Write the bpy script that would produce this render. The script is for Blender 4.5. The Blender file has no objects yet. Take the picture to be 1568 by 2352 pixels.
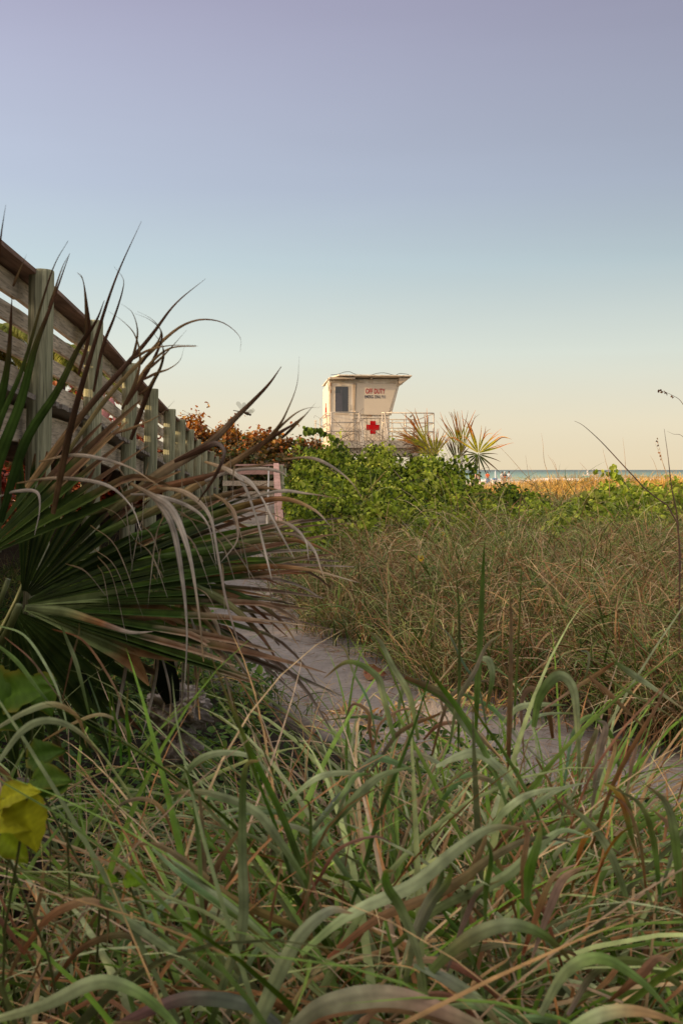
import bpy, math, random
import numpy as np
from mathutils import Vector, Matrix, noise as mnoise

R = math.radians
C = bpy.context.scene.collection
F = 2287.0            # focal length in pixels of a 1568 px wide picture
CZ = 1.25             # lens height above the sand path
rng = np.random.default_rng(7)
rnd = random.Random(11)

def at(px, py, D):
    return Vector(((px - 784) / F * D, D, CZ + (1079 - py) / F * D))

# ------------------------------------------------------------------ tagging
def tag(o, label=None, cat=None, group=None, kind=None):
    if label: o['label'] = label
    if cat: o['category'] = cat
    if group: o['group'] = group
    if kind: o['kind'] = kind
    return o

def empty(name, loc=(0, 0, 0), rz=0):
    o = bpy.data.objects.new(name, None)
    C.objects.link(o); o.location = loc; o.rotation_euler = (0, 0, rz)
    o.empty_display_size = .1
    return o

# ------------------------------------------------------------------ materials
def newmat(name):
    m = bpy.data.materials.new(name); m.use_nodes = True
    nt = m.node_tree; nt.nodes.clear()
    out = nt.nodes.new('ShaderNodeOutputMaterial')
    return m, nt, out

def N(nt, t, **kw):
    n = nt.nodes.new(t)
    for k, v in kw.items(): setattr(n, k, v)
    return n

def ramp(nt, stops, interp='LINEAR'):
    n = nt.nodes.new('ShaderNodeValToRGB'); n.color_ramp.interpolation = interp
    e = n.color_ramp.elements
    while len(e) < len(stops): e.new(0.5)
    for i, (p, c) in enumerate(stops):
        e[i].position = p; e[i].color = (c[0], c[1], c[2], 1)
    return n

def mat_leaf(name, trans=.35, rough=.5, gloss=.4, scale=60, var=.25):
    m, nt, out = newmat(name); L = nt.links.new
    a = N(nt, 'ShaderNodeVertexColor', layer_name='Col')
    tc = N(nt, 'ShaderNodeTexCoord')
    no = N(nt, 'ShaderNodeTexNoise'); no.inputs['Scale'].default_value = scale; no.inputs['Detail'].default_value = 3
    L(tc.outputs['Object'], no.inputs['Vector'])
    mr = N(nt, 'ShaderNodeMapRange'); mr.inputs['From Min'].default_value = .3; mr.inputs['From Max'].default_value = .7
    mr.inputs['To Min'].default_value = 1 - var; mr.inputs['To Max'].default_value = 1 + var
    L(no.outputs['Fac'], mr.inputs['Value'])
    mx = N(nt, 'ShaderNodeVectorMath', operation='SCALE')
    L(a.outputs['Color'], mx.inputs[0]); L(mr.outputs[0], mx.inputs['Scale'])
    b = N(nt, 'ShaderNodeBsdfPrincipled'); b.inputs['Roughness'].default_value = rough
    b.inputs['Specular IOR Level'].default_value = gloss
    L(mx.outputs[0], b.inputs['Base Color'])
    t = N(nt, 'ShaderNodeBsdfTranslucent'); L(mx.outputs[0], t.inputs['Color'])
    ms = N(nt, 'ShaderNodeMixShader'); ms.inputs[0].default_value = trans
    L(b.outputs[0], ms.inputs[1]); L(t.outputs[0], ms.inputs[2]); L(ms.outputs[0], out.inputs[0])
    return m

def mat_wood(name, c0, c1, dark, scale=(30, 2, 30), rough=.85, crack=.5):
    m, nt, out = newmat(name); L = nt.links.new
    tc = N(nt, 'ShaderNodeTexCoord'); mp = N(nt, 'ShaderNodeMapping'); mp.inputs['Scale'].default_value = scale
    L(tc.outputs['Object'], mp.inputs['Vector'])
    n1 = N(nt, 'ShaderNodeTexNoise'); n1.inputs['Scale'].default_value = 1; n1.inputs['Detail'].default_value = 6; n1.inputs['Distortion'].default_value = .6
    n2 = N(nt, 'ShaderNodeTexNoise'); n2.inputs['Scale'].default_value = 2.6; n2.inputs['Detail'].default_value = 4
    n3 = N(nt, 'ShaderNodeTexNoise'); n3.inputs['Scale'].default_value = 1.3; n3.inputs['Detail'].default_value = 2
    L(mp.outputs[0], n1.inputs['Vector']); L(mp.outputs[0], n2.inputs['Vector']); L(tc.outputs['Object'], n3.inputs['Vector'])
    r1 = ramp(nt, [(.35, c0), (.65, c1)]); L(n1.outputs['Fac'], r1.inputs[0])
    r2 = ramp(nt, [(.36, (1, 1, 1)), (.42, (0, 0, 0))]); L(n2.outputs['Fac'], r2.inputs[0])
    mul = N(nt, 'ShaderNodeMath', operation='MULTIPLY'); mul.inputs[1].default_value = crack; L(r2.outputs[0], mul.inputs[0])
    mx = N(nt, 'ShaderNodeMix', data_type='RGBA'); L(mul.outputs[0], mx.inputs[0]); L(r1.outputs[0], mx.inputs[6])
    mx.inputs[7].default_value = (*dark, 1)
    mr = N(nt, 'ShaderNodeMapRange'); mr.inputs['From Min'].default_value = .3; mr.inputs['From Max'].default_value = .7
    mr.inputs['To Min'].default_value = .78; mr.inputs['To Max'].default_value = 1.2; L(n3.outputs['Fac'], mr.inputs['Value'])
    sc = N(nt, 'ShaderNodeVectorMath', operation='SCALE'); L(mx.outputs[2], sc.inputs[0]); L(mr.outputs[0], sc.inputs['Scale'])
    b = N(nt, 'ShaderNodeBsdfPrincipled'); b.inputs['Roughness'].default_value = rough; b.inputs['Specular IOR Level'].default_value = .25
    L(sc.outputs[0], b.inputs['Base Color'])
    bp = N(nt, 'ShaderNodeBump'); bp.inputs['Strength'].default_value = .5; bp.inputs['Distance'].default_value = .01
    L(n1.outputs['Fac'], bp.inputs['Height']); L(bp.outputs[0], b.inputs['Normal']); L(b.outputs[0], out.inputs[0])
    return m

def mat_plain(name, col, rough=.5, metal=0, spec=.5, var=.12, scale=8, bump=0, dirt=None, stretch=None):
    m, nt, out = newmat(name); L = nt.links.new
    tc = N(nt, 'ShaderNodeTexCoord')
    n1 = N(nt, 'ShaderNodeTexNoise'); n1.inputs['Scale'].default_value = scale; n1.inputs['Detail'].default_value = 5
    if stretch:
        mp = N(nt, 'ShaderNodeMapping'); mp.inputs['Scale'].default_value = stretch; L(tc.outputs['Object'], mp.inputs['Vector']); L(mp.outputs[0], n1.inputs['Vector'])
    else: L(tc.outputs['Object'], n1.inputs['Vector'])
    lo = tuple(c * (1 - var) for c in col) if dirt is None else dirt
    r1 = ramp(nt, [(.3, lo), (.6, col)]); L(n1.outputs['Fac'], r1.inputs[0])
    b = N(nt, 'ShaderNodeBsdfPrincipled'); b.inputs['Roughness'].default_value = rough
    b.inputs['Metallic'].default_value = metal; b.inputs['Specular IOR Level'].default_value = spec
    L(r1.outputs[0], b.inputs['Base Color'])
    if bump:
        bp = N(nt, 'ShaderNodeBump'); bp.inputs['Strength'].default_value = bump; bp.inputs['Distance'].default_value = .01
        L(n1.outputs['Fac'], bp.inputs['Height']); L(bp.outputs[0], b.inputs['Normal'])
    L(b.outputs[0], out.inputs[0])
    return m

M = {}
M['palm'] = mat_leaf('palm_blade', .15, .6, .15, 25, .35)
M['grass'] = mat_leaf('grass_blade', .14, .55, .18, 40, .3)
M['dune'] = mat_leaf('dune_grass_blade', .16, .65, .12, 12, .2)
M['vine'] = mat_leaf('vine_leaf', .42, .55, .2, 6, .2)
M['grape'] = mat_leaf('sea_grape_leaf', .4, .45, .4, 4, .25)
M['twig'] = mat_plain('twig_bark', (.11, .07, .055), .8, var=.4, scale=40)
M['board'] = mat_wood('weathered_board', (.42, .33, .235), (.72, .59, .45), (.045, .032, .024), (26, 1.6, 34))
M['cap'] = mat_wood('cap_board', (.20, .12, .085), (.33, .20, .15), (.05, .03, .025), (26, 1.6, 30), crack=.35)
M['post'] = mat_wood('treated_post', (.22, .22, .13), (.47, .45, .29), (.05, .04, .03), (34, 34, 1.3))
M['deck'] = mat_wood('deck_plank', (.22, .18, .15), (.34, .29, .25), (.06, .045, .04), (2, 30, 30))
M['pink'] = mat_wood('pink_board', (.42, .24, .20), (.55, .34, .29), (.2, .1, .08), (30, 2, 30), crack=.3)
M['white'] = mat_plain('white_paint', (.80, .70, .56), .6, scale=3, bump=.05, dirt=(.62, .49, .34), stretch=(2.5, 2.5, .35))
M['beige'] = mat_plain('shutter_paint', (.68, .575, .44), .6, var=.06, scale=2)
M['trim'] = mat_plain('trim_paint', (.60, .47, .33), .5, var=.15, scale=6)
M['metal'] = mat_plain('white_metal', (.60, .52, .42), .35, .3, var=.2, scale=14)
M['rust'] = mat_plain('rusty_hinge', (.33, .15, .06), .7, var=.5, scale=60)
M['dark'] = mat_plain('dark_cable', (.05, .045, .045), .6)
M['red'] = mat_plain('red_paint', (.48, .005, .008), .8, spec=.15, var=.1)
M['redtext'] = mat_plain('dark_red_paint', (.42, .006, .009), .8, spec=.15)
M['navy'] = mat_plain('navy_paint', (.016, .018, .05), .5)
M['glass'] = mat_plain('tinted_glass', (.035, .035, .045), .08, spec=.6, var=.3, scale=1.5)
M['curtain'] = mat_plain('grey_curtain', (.10, .10, .12), .8)
M['skin'] = mat_plain('skin', (.42, .22, .14), .5)
M['hair'] = mat_plain('dark_hair', (.03, .02, .016), .6)
def cloth(n, c): M[n] = mat_plain(n, c, .85, var=.15, scale=9); return M[n]

# ------------------------------------------------------------------ mesh helpers
class MB:
    def __init__(s): s.v = []; s.f = []
    def add(s, v, f):
        o = len(s.v); s.v += [tuple(p) for p in v]; s.f += [tuple(i + o for i in q) for q in f]; return s
    def box(s, x0, x1, y0, y1, z0, z1, M4=None):
        v = [Vector(p) for p in ((x0,y0,z0),(x1,y0,z0),(x1,y1,z0),(x0,y1,z0),(x0,y0,z1),(x1,y0,z1),(x1,y1,z1),(x0,y1,z1))]
        if M4: v = [M4 @ p for p in v]
        return s.add(v, [(0,3,2,1),(4,5,6,7),(0,1,5,4),(1,2,6,5),(2,3,7,6),(3,0,4,7)])
    def hexa(s, a, b):
        """a, b: two quads (4 points each) joined into a solid"""
        return s.add(list(a) + list(b), [(0,1,2,3),(7,6,5,4),(0,4,5,1),(1,5,6,2),(2,6,7,3),(3,7,4,0)])
    def prism(s, poly, y0, y1):
        """poly: (x, z) outline, extruded along y"""
        n = len(poly)
        v = [(x, y0, z) for x, z in poly] + [(x, y1, z) for x, z in poly]
        f = [tuple(range(n)), tuple(range(2*n-1, n-1, -1))] + [(i, i+n, (i+1) % n+n, (i+1) % n) for i in range(n)]
        return s.add(v, f)
    def tube(s, pts, r, k=8, close=True):
        pts = [Vector(p) for p in pts]; n = len(pts)
        rs = r if isinstance(r, (list, tuple)) else [r]*n
        V = []; up = None
        for i, p in enumerate(pts):
            t = (pts[min(i+1, n-1)] - pts[max(i-1, 0)]).normalized()
            if up is None: up = t.orthogonal().normalized()
            u = (up - t * up.dot(t)); u = u.normalized() if u.length > 1e-6 else t.orthogonal().normalized(); up = u
            w = t.cross(u)
            for j in range(k):
                a = 2*math.pi*j/k; V.append(p + (u*math.cos(a) + w*math.sin(a))*rs[i])
        Fc = [(i*k+j, i*k+(j+1) % k, (i+1)*k+(j+1) % k, (i+1)*k+j) for i in range(n-1) for j in range(k)]
        if close: Fc += [tuple(range(k-1, -1, -1)), tuple(range((n-1)*k, n*k))]
        return s.add(V, Fc)
    def build(s, name, mat, parent=None, smooth=False, bevel=0):
        me = bpy.data.meshes.new(name); me.from_pydata(s.v, [], s.f); me.update()
        if smooth: me.polygons.foreach_set('use_smooth', [True]*len(me.polygons))
        me.materials.append(mat); o = bpy.data.objects.new(name, me); C.objects.link(o)
        if parent: o.parent = parent
        if bevel:
            b = o.modifiers.new('Bevel', 'BEVEL'); b.width = bevel; b.segments = 2; b.limit_method = 'ANGLE'
        return o

class LB:
    """numpy mesh buffer with colours"""
    def __init__(s): s.V = []; s.Q = []; s.K = []; s.n = 0
    def add(s, V, Q, K):
        s.V.append(V.reshape(-1, 3)); s.K.append(K.reshape(-1, 3)); s.Q.append(Q.reshape(-1, 4) + s.n); s.n += len(s.V[-1])
    def build(s, name, mat, parent=None, smooth=True):
        V = np.concatenate(s.V).astype(np.float32); Q = np.concatenate(s.Q).astype(np.int32); K = np.concatenate(s.K)
        me = bpy.data.meshes.new(name); me.vertices.add(len(V)); me.vertices.foreach_set('co', V.ravel())
        me.loops.add(Q.size); me.loops.foreach_set('vertex_index', Q.ravel())
        me.polygons.add(len(Q)); me.polygons.foreach_set('loop_start', np.arange(0, Q.size, 4, dtype=np.int32))
        try: me.polygons.foreach_set('loop_total', np.full(len(Q), 4, dtype=np.int32))
        except Exception: pass
        me.polygons.foreach_set('use_smooth', np.full(len(Q), smooth))
        ca = me.color_attributes.new('Col', 'FLOAT_COLOR', 'POINT')
        ca.data.foreach_set('color', np.concatenate([K, np.ones((len(K), 1))], 1).astype(np.float32).ravel())
        me.update(calc_edges=True); me.validate()
        me.materials.append(mat); o = bpy.data.objects.new(name, me); C.objects.link(o)
        if parent: o.parent = parent
        return o

def blades(buf, P, az, tilt, curl, L, W, c0, c1, nseg=6, wob=.25, fold=False, tippow=1.0):
    """P (N,3) roots; tilt = start elevation angle; curl = total bend; c0 base colour, c1 tip colour"""
    n = len(P); t = np.linspace(0, 1, nseg+1)
    ph = tilt[:, None] - curl[:, None] * t[None]**1.4
    a = az[:, None] + rng.normal(0, wob, (n, 1)) * t[None]**1.5 * 2
    d = np.stack([np.cos(ph)*np.cos(a), np.cos(ph)*np.sin(a), np.sin(ph)], -1) * (L/nseg)[:, None, None]
    p = np.concatenate([np.zeros((n, 1, 3)), np.cumsum(d[:, :-1], 1)], 1) + P[:, None]
    tw = rng.uniform(-.9, .9, (n, 1)) + rng.normal(0, .5, (n, 1)) * t[None]
    side = np.stack([-np.sin(a), np.cos(a), np.zeros_like(a)], -1)
    nrm = np.cross(side, d); nrm /= np.linalg.norm(nrm, axis=-1, keepdims=True) + 1e-9
    s = side*np.cos(tw)[..., None] + nrm*np.sin(tw)[..., None]
    nn = nrm*np.cos(tw)[..., None] - side*np.sin(tw)[..., None]
    w = (W[:, None] * np.clip(.55 + 1.2*t[None], 0, 1) * (1 - t[None]**2.2)**.9 * .5 + 1e-5)[..., None]
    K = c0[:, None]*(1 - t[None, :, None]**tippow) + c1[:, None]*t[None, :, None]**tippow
    if fold:
        V = np.stack([p - s*w + nn*w*.35, p, p + s*w + nn*w*.35], 2); m = 3
    else:
        V = np.stack([p - s*w, p + s*w], 2); m = 2
    K = np.repeat(K[:, :, None], m, 2)
    b = (np.arange(n)[:, None, None]*(nseg+1) + np.arange(nseg)[None, :, None])*m + np.arange(m-1)[None, None]
    Q = np.stack([b, b+1, b+m+1, b+m], -1)
    buf.add(V, Q, K)

LT = np.array([0, .18, .5, .8, 1.0]); LH = np.array([0.01, .30, .42, .27, .01])
def leaves(buf, P, D, U, size, K, fold=.35, wide=1.0, curl=.2):
    """P positions, D tip directions, U up normals (N,3), size (N,), K (N,3) colours"""
    n = len(P)
    D = D/np.linalg.norm(D, axis=1, keepdims=True)
    S = np.cross(D, U); S /= np.linalg.norm(S, axis=1, keepdims=True)+1e-9
    U = np.cross(S, D)
    x = LT[None, :, None]*np.ones((1, 1, 3)); x = np.repeat(LT[None, :], 3, 0).T      # (5,3)
    y = np.stack([-LH*wide, LH*0, LH*wide], 1)
    z = np.stack([LH*fold, LH*0, LH*fold], 1) - (LT**2*curl)[:, None]
    V = P[:, None, None] + size[:, None, None, None]*(x[None, :, :, None]*D[:, None, None] + y[None, :, :, None]*S[:, None, None] + z[None, :, :, None]*U[:, None, None])
    Kk = K[:, None, None]*np.ones((1, 5, 3, 1))
    Kk = Kk*np.array([1.0, .92, 1.0])[None, None, :, None]
    b = (np.arange(n)[:, None, None]*15) + np.arange(4)[None, :, None]*3 + np.arange(2)[None, None]
    buf.add(V, np.stack([b, b+1, b+4, b+3], -1), Kk)

def crom(pts, n):
    pts = [np.array(p, float) for p in pts]
    P = [2*pts[0]-pts[1]] + pts + [2*pts[-1]-pts[-2]]
    out = []
    m = len(pts)-1
    for k in range(n+1):
        u = k/n*m; i = min(int(u), m-1); t = u-i
        p0, p1, p2, p3 = P[i:i+4]
        out.append(.5*((2*p1)+(-p0+p2)*t+(2*p0-5*p1+4*p2-p3)*t*t+(-p0+3*p1-3*p2+p3)*t**3))
    return np.array(out)

CAM = np.array([0, 0, CZ])
VEIN = [.6, 1.18, .78, 1.15, .65]; VEIN2 = [.92, 1.06, .80, 1.04, .95]
def ribbon(buf, pts, width, cols, n=22, roll=.4, fold=.25, prof='blade', twist=.5, base=.5, vein=VEIN):
    p = crom(pts, n); t = np.linspace(0, 1, n+1)
    T = np.gradient(p, axis=0); T /= np.linalg.norm(T, axis=1, keepdims=True)+1e-9
    V = p - CAM; V /= np.linalg.norm(V, axis=1, keepdims=True)
    S = np.cross(T, V); S /= np.linalg.norm(S, axis=1, keepdims=True)+1e-9
    Nn = np.cross(S, T)
    a = roll + twist*(t-.5)
    s = S*np.cos(a)[:, None] + Nn*np.sin(a)[:, None]; nn = Nn*np.cos(a)[:, None] - S*np.sin(a)[:, None]
    if prof == 'blade': w = np.clip(base + (1-base)*t*3, 0, 1)*(1-t**2.6)**.9
    elif prof == 'spear': w = np.clip(.55+t*2.2, 0, 1)*(1-np.clip((t-.15)/.85, 0, 1))**.85
    elif prof == 'whip': w = np.clip(.55+t*2.2, 0, 1)*(1-np.clip((t-.1)/.9, 0, 1))**(1.15 if width >= .018 else 1.6)+.05
    elif prof == 'strip': w = np.clip(1.02-t, 0, 1)**.6*np.clip(.5+t*2, 0, 1)*(1+.25*np.sin(t*9+roll*20))
    else: w = (1-t)**.9
    w = (w*width*.5+1e-5)[:, None]
    X = np.stack([p-s*w+nn*w*fold, p-s*w*.4+nn*w*fold*.2, p, p+s*w*.4+nn*w*fold*.2, p+s*w+nn*w*fold], 1)
    cs = np.array(cols, float); u = t*(len(cs)-1); i = np.clip(u.astype(int), 0, len(cs)-2); fr = (u-i)[:, None]
    K = cs[i]*(1-fr)+cs[i+1]*fr
    K = K[:, None]*np.array(vein)[None, :, None]
    K = K*(1+.13*np.interp(np.arange(n+1), np.linspace(0, n, 9), rng.normal(0, 1, 9)))[:, None, None]*rng.uniform(.93, 1.07, K.shape[:2])[..., None]
    b = np.arange(n)[:, None]*5 + np.arange(4)[None]
    buf.add(X, np.stack([b, b+1, b+6, b+5], -1), K)

# ------------------------------------------------------------------ palette (linear)
def mixc(a, b, t): return tuple(x*(1-t)+y*t for x, y in zip(a, b))
G_PALE = (.20, .27, .10); G_MID = (.10, .17, .03); G_DARK = (.03, .065, .012); G_YEL = (.24, .27, .03)
TAN = (.38, .25, .12); STRAW = (.48, .34, .17); RUST = (.26, .115, .045); BRN = (.12, .06, .035); GREY = (.48, .42, .36); OLIVE = (.19, .19, .08)

# ------------------------------------------------------------------ terrain
def sstep(a, b, x):
    t = np.clip((x-a)/(b-a), 0, 1); return t*t*(3-2*t)
PATHX = np.array([[-2, 3.2], [1.5, 1.9], [2.4, 1.55], [3.3, 1.25], [4.2, .88], [5, .42], [6, -.15], [7.3, -.62], [9, -1.0], [12, -1.3], [16, -1.45], [22, -1.9], [40, -3]])
def pathx(y): return np.interp(y, PATHX[:, 0], PATHX[:, 1])
def vn(x, y, s, seed=0):
    """cheap smooth pseudo noise"""
    return (np.sin(x*s+1.3*seed)*np.cos(y*s*.9+2.1*seed) + .5*np.sin(x*s*2.3+y*s*1.7+seed) + .3*np.cos(x*s*4.1-y*s*3.3+seed*3))/1.8
def gz(x, y):
    x = np.asarray(x, float); y = np.asarray(y, float)
    d = x - pathx(y)
    z = .05*vn(x, y, .8, 1) + .03*vn(x, y, 2.3, 2)
    right = sstep(.5, 1.6, d); left = sstep(.5, 1.4, -d)
    z = z*np.clip(right+left, .25, 1) + right*(.17 + .06*sstep(6, 12, y)) + left*.03 - .02
    z = z + sstep(15, 24, y)*(.18 + .07*vn(x, y, .35, 4)) + .36*sstep(22, 27, y)*sstep(2, 8, x)
    bz = -.80 + .012*vn(x, y, .5, 5)
    z = z + right*.07*vn(x, y, 1.7, 6)*sstep(6, 8, y)
    k = sstep(30, 46, y)
    z = z*(1-k) + bz*k
    z = z - 1.1*sstep(180, 230, y)
    for bx_, by_, hh, ww in ((.42, 4.98, .10, .22), (.02, 4.88, .06, .13)):
        s_ = -.55*(x-bx_)-.83*(y-by_); u_ = .83*(x-bx_)-.55*(y-by_)
        z = z + hh*sstep(.06, -.05, s_)*np.exp(-(u_/ww)**2)*np.exp(-(np.minimum(s_, 0)/.28)**2)
    foot = .016*vn(x, y, 7, 3) + .008*vn(x, y, 15, 7)
    return z + foot*(y < 14)

def axis(lo, hi, step, far0, far1, g=1.35):
    a = list(np.arange(lo, hi, step)); s = step; v = hi
    while v < far1: a.append(v); s *= g; v += s
    a.append(far1); s = step; v = lo; b = []
    while v > far0: s *= g; v -= s; b.append(max(v, far0))
    return np.array(sorted(set(b + a)))
xs = axis(-5, 6, .05, -3000, 3000); ys = np.concatenate([axis(0, 13, .05, -60, 34, 1.08), np.arange(36, 60, 3), np.arange(62, 180, 12), np.arange(182, 262, 10)])
X, Y = np.meshgrid(xs, ys); Z = gz(X, Y)
buf = LB()
V = np.stack([X, Y, Z], -1); ny, nx = X.shape
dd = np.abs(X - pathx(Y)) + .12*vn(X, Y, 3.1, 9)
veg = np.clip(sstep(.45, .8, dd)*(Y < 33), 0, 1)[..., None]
sand = np.array([.33, .29, .275]); grass_shade = np.array([.022, .017, .011])  # shade under the plants is painted on the ground in near-black
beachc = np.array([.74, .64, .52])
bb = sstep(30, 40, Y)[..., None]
K = sand*(1-veg)+grass_shade*veg; K = K*(1-bb)+beachc*bb
b = (np.arange(ny-1)[:, None]*nx + np.arange(nx-1)[None])
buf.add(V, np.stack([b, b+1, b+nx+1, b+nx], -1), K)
m, nt, out = newmat('sand_ground'); L = nt.links.new
a = N(nt, 'ShaderNodeVertexColor', layer_name='Col'); tc = N(nt, 'ShaderNodeTexCoord')
n1 = N(nt, 'ShaderNodeTexNoise'); n1.inputs['Scale'].default_value = 7; n1.inputs['Detail'].default_value = 8; n1.inputs['Roughness'].default_value = .65
n2 = N(nt, 'ShaderNodeTexNoise'); n2.inputs['Scale'].default_value = 90; n2.inputs['Detail'].default_value = 3
n3 = N(nt, 'ShaderNodeTexNoise'); n3.inputs['Scale'].default_value = 26; n3.inputs['Detail'].default_value = 3
for q in (n1, n2, n3): L(tc.outputs['Object'], q.inputs['Vector'])
mr = N(nt, 'ShaderNodeMapRange'); mr.inputs['From Min'].default_value = .3; mr.inputs['From Max'].default_value = .7; mr.inputs['To Min'].default_value = .8; mr.inputs['To Max'].default_value = 1.15
L(n1.outputs['Fac'], mr.inputs['Value'])
rr = ramp(nt, [(.66, (1, 1, 1)), (.72, (.45, .38, .33))]); L(n3.outputs['Fac'], rr.inputs[0])
sc = N(nt, 'ShaderNodeVectorMath', operation='SCALE'); L(a.outputs['Color'], sc.inputs[0]); L(mr.outputs[0], sc.inputs['Scale'])
mm = N(nt, 'ShaderNodeVectorMath', operation='MULTIPLY'); L(sc.outputs[0], mm.inputs[0]); L(rr.outputs[0], mm.inputs[1])
bs = N(nt, 'ShaderNodeBsdfPrincipled'); bs.inputs['Roughness'].default_value = .95; bs.inputs['Specular IOR Level'].default_value = .15
ad = N(nt, 'ShaderNodeMath', operation='MULTIPLY_ADD'); ad.inputs[1].default_value = .25; L(n2.outputs['Fac'], ad.inputs[0]); L(n1.outputs['Fac'], ad.inputs[2])
bp = N(nt, 'ShaderNodeBump'); bp.inputs['Strength'].default_value = .9; bp.inputs['Distance'].default_value = .05
L(ad.outputs[0], bp.inputs['Height']); L(bp.outputs[0], bs.inputs['Normal']); L(mm.outputs[0], bs.inputs['Base Color']); L(bs.outputs[0], out.inputs[0])
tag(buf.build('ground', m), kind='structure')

# sea
m, nt, out = newmat('sea_water'); L = nt.links.new
tc = N(nt, 'ShaderNodeTexCoord'); mp = N(nt, 'ShaderNodeMapping'); mp.inputs['Scale'].default_value = (.12, .5, 1); L(tc.outputs['Object'], mp.inputs['Vector'])
n1 = N(nt, 'ShaderNodeTexNoise'); n1.inputs['Scale'].default_value = .6; n1.inputs['Detail'].default_value = 6; L(mp.outputs[0], n1.inputs['Vector'])
sep = N(nt, 'ShaderNodeSeparateXYZ'); L(tc.outputs['Object'], sep.inputs[0])
mr = N(nt, 'ShaderNodeMapRange'); mr.inputs['From Min'].default_value = 200; mr.inputs['From Max'].default_value = 1600; L(sep.outputs['Y'], mr.inputs['Value'])
r1 = ramp(nt, [(0, (.30, .46, .38)), (.3, (.19, .30, .26)), (1, (.13, .17, .17))]); L(mr.outputs[0], r1.inputs[0])
r2 = ramp(nt, [(.35, (.75, .75, .75)), (.65, (1.2, 1.2, 1.2))]); L(n1.outputs['Fac'], r2.inputs[0])
mm = N(nt, 'ShaderNodeVectorMath', operation='MULTIPLY'); L(r1.outputs[0], mm.inputs[0]); L(r2.outputs[0], mm.inputs[1])
bs = N(nt, 'ShaderNodeBsdfPrincipled'); bs.inputs['Roughness'].default_value = .45; bs.inputs['IOR'].default_value = 1.2
bp = N(nt, 'ShaderNodeBump'); bp.inputs['Strength'].default_value = 1; bp.inputs['Distance'].default_value = 1.2
L(n1.outputs['Fac'], bp.inputs['Height']); L(bp.outputs[0], bs.inputs['Normal']); L(mm.outputs[0], bs.inputs['Base Color']); L(bs.outputs[0], out.inputs[0])
q = MB(); q.add([(-9000, 186, -.95), (9000, 186, -.95), (9000, 14000, -.95), (-9000, 14000, -.95)], [(0, 1, 2, 3)])
tag(q.build('sea_water', m), kind='structure')
M['foam'] = mat_plain('wave_foam', (.92, .90, .86), .8, var=.05, scale=.5)
q = MB()
for (y0, wd, h, x0, x1) in ((186, 5, .35, -60, 200), (197, 2.6, .55, -40, 210), (212, 2.2, .45, 30, 200), (230, 1.6, .3, -60, 90)):
    k = 90; ys0 = [y0 + 2*math.sin(i*.31)+1.4*math.sin(i*.83+y0) for i in range(k+1)]
    ww = [wd*max(.05, .55+.5*math.sin(i*.27+y0*2)+.3*math.sin(i*.9)) for i in range(k+1)]
    v = []
    for i in range(k+1):
        x = x0+(x1-x0)*i/k
        v += [(x, ys0[i]-ww[i], -.93), (x, ys0[i], -.93+h*min(1, ww[i]/wd)), (x, ys0[i]+ww[i]*.6, -.93)]
    q.add(v, [(i*3+j, i*3+3+j, i*3+4+j, i*3+1+j) for i in range(k) for j in range(2)])
tag(q.build('breaking_wave_water', M['foam']), kind='structure')

# ------------------------------------------------------------------ boardwalk
FP = [(-9, -1.75, 2.86), (-6.5, -1.85, 2.86), (-4.1, -1.94, 2.86), (-1.7, -2.03, 2.86), (.7, -2.12, 2.86), (3.1, -2.2, 2.86), (5.5, -2.3, 2.86),
      (7.9, -2.43, 2.83), (10.3, -2.61, 2.79), (12.7, -2.745, 2.605), (15.1, -2.925, 2.478), (17.5, -3.06, 2.316), (19.9, -3.254, 2.255), (22.3, -3.43, 2.153),
      (24.7, -3.6, 2.0), (27.1, -3.77, 1.90), (29.5, -3.9, 1.80), (31.9, -4.04, 1.674), (34.3, -4.2, 1.60)]
walk = tag(empty('boardwalk', (-3, 10, 0)), 'weathered timber boardwalk on round green posts sloping down towards the beach', 'boardwalk')
def wp(o): o.matrix_parent_inverse = walk.matrix_world.inverted() if False else Matrix.Translation((3, -10, 0)); return o
BO = .13  # boards sit this far on the walkway side of the post centre
def seg(a, b, du0, du1, dz0, dz1, mb, jog=0.0, trim=0.0):
    """board between two posts: offsets across (du, towards -x) and below the cap top (dz)"""
    (y0, x0, z0), (y1, x1, z1) = a, b
    d = Vector((x1-x0, y1-y0, 0)).normalized(); nrm = Vector((-d.y, d.x, 0))  # towards -x
    p0 = Vector((x0, y0, z0)) + d*trim; p1 = Vector((x1, y1, z1)) - d*trim
    j0, j1 = rnd.uniform(-jog, jog), rnd.uniform(-jog, jog)
    A = [p0+nrm*du0+Vector((0, 0, dz0+j0)), p0+nrm*du1+Vector((0, 0, dz0+j0)), p0+nrm*du1+Vector((0, 0, dz1+j0)), p0+nrm*du0+Vector((0, 0, dz1+j0))]
    B = [p1+nrm*du0+Vector((0, 0, dz0+j1)), p1+nrm*du1+Vector((0, 0, dz0+j1)), p1+nrm*du1+Vector((0, 0, dz1+j1)), p1+nrm*du0+Vector((0, 0, dz1+j1))]
    mb.hexa(A, B)
def flat_post(x, y, z0, z1, r, lean=0):
    mb = MB(); k = 14; V = []
    rings = [(z0, r), (z1-.02, r), (z1-.003, r*.96), (z1, r*.9)]
    ph = rnd.uniform(0, 6)
    for zz, rr in rings:
        for j in range(k):
            a_ = 2*math.pi*j/k; r2 = rr*(1+.05*math.sin(2*a_+ph)+.03*math.sin(5*a_+ph))
            V.append((x+lean*(zz-z0)+r2*math.cos(a_), y+r2*math.sin(a_), zz))
    Fc = [(i*k+j, i*k+(j+1) % k, (i+1)*k+(j+1) % k, (i+1)*k+j) for i in range(3) for j in range(k)] + [tuple(range(3*k, 4*k))]
    return mb.add(V, Fc)
HUB = Vector((0, 0, 0))
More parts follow.
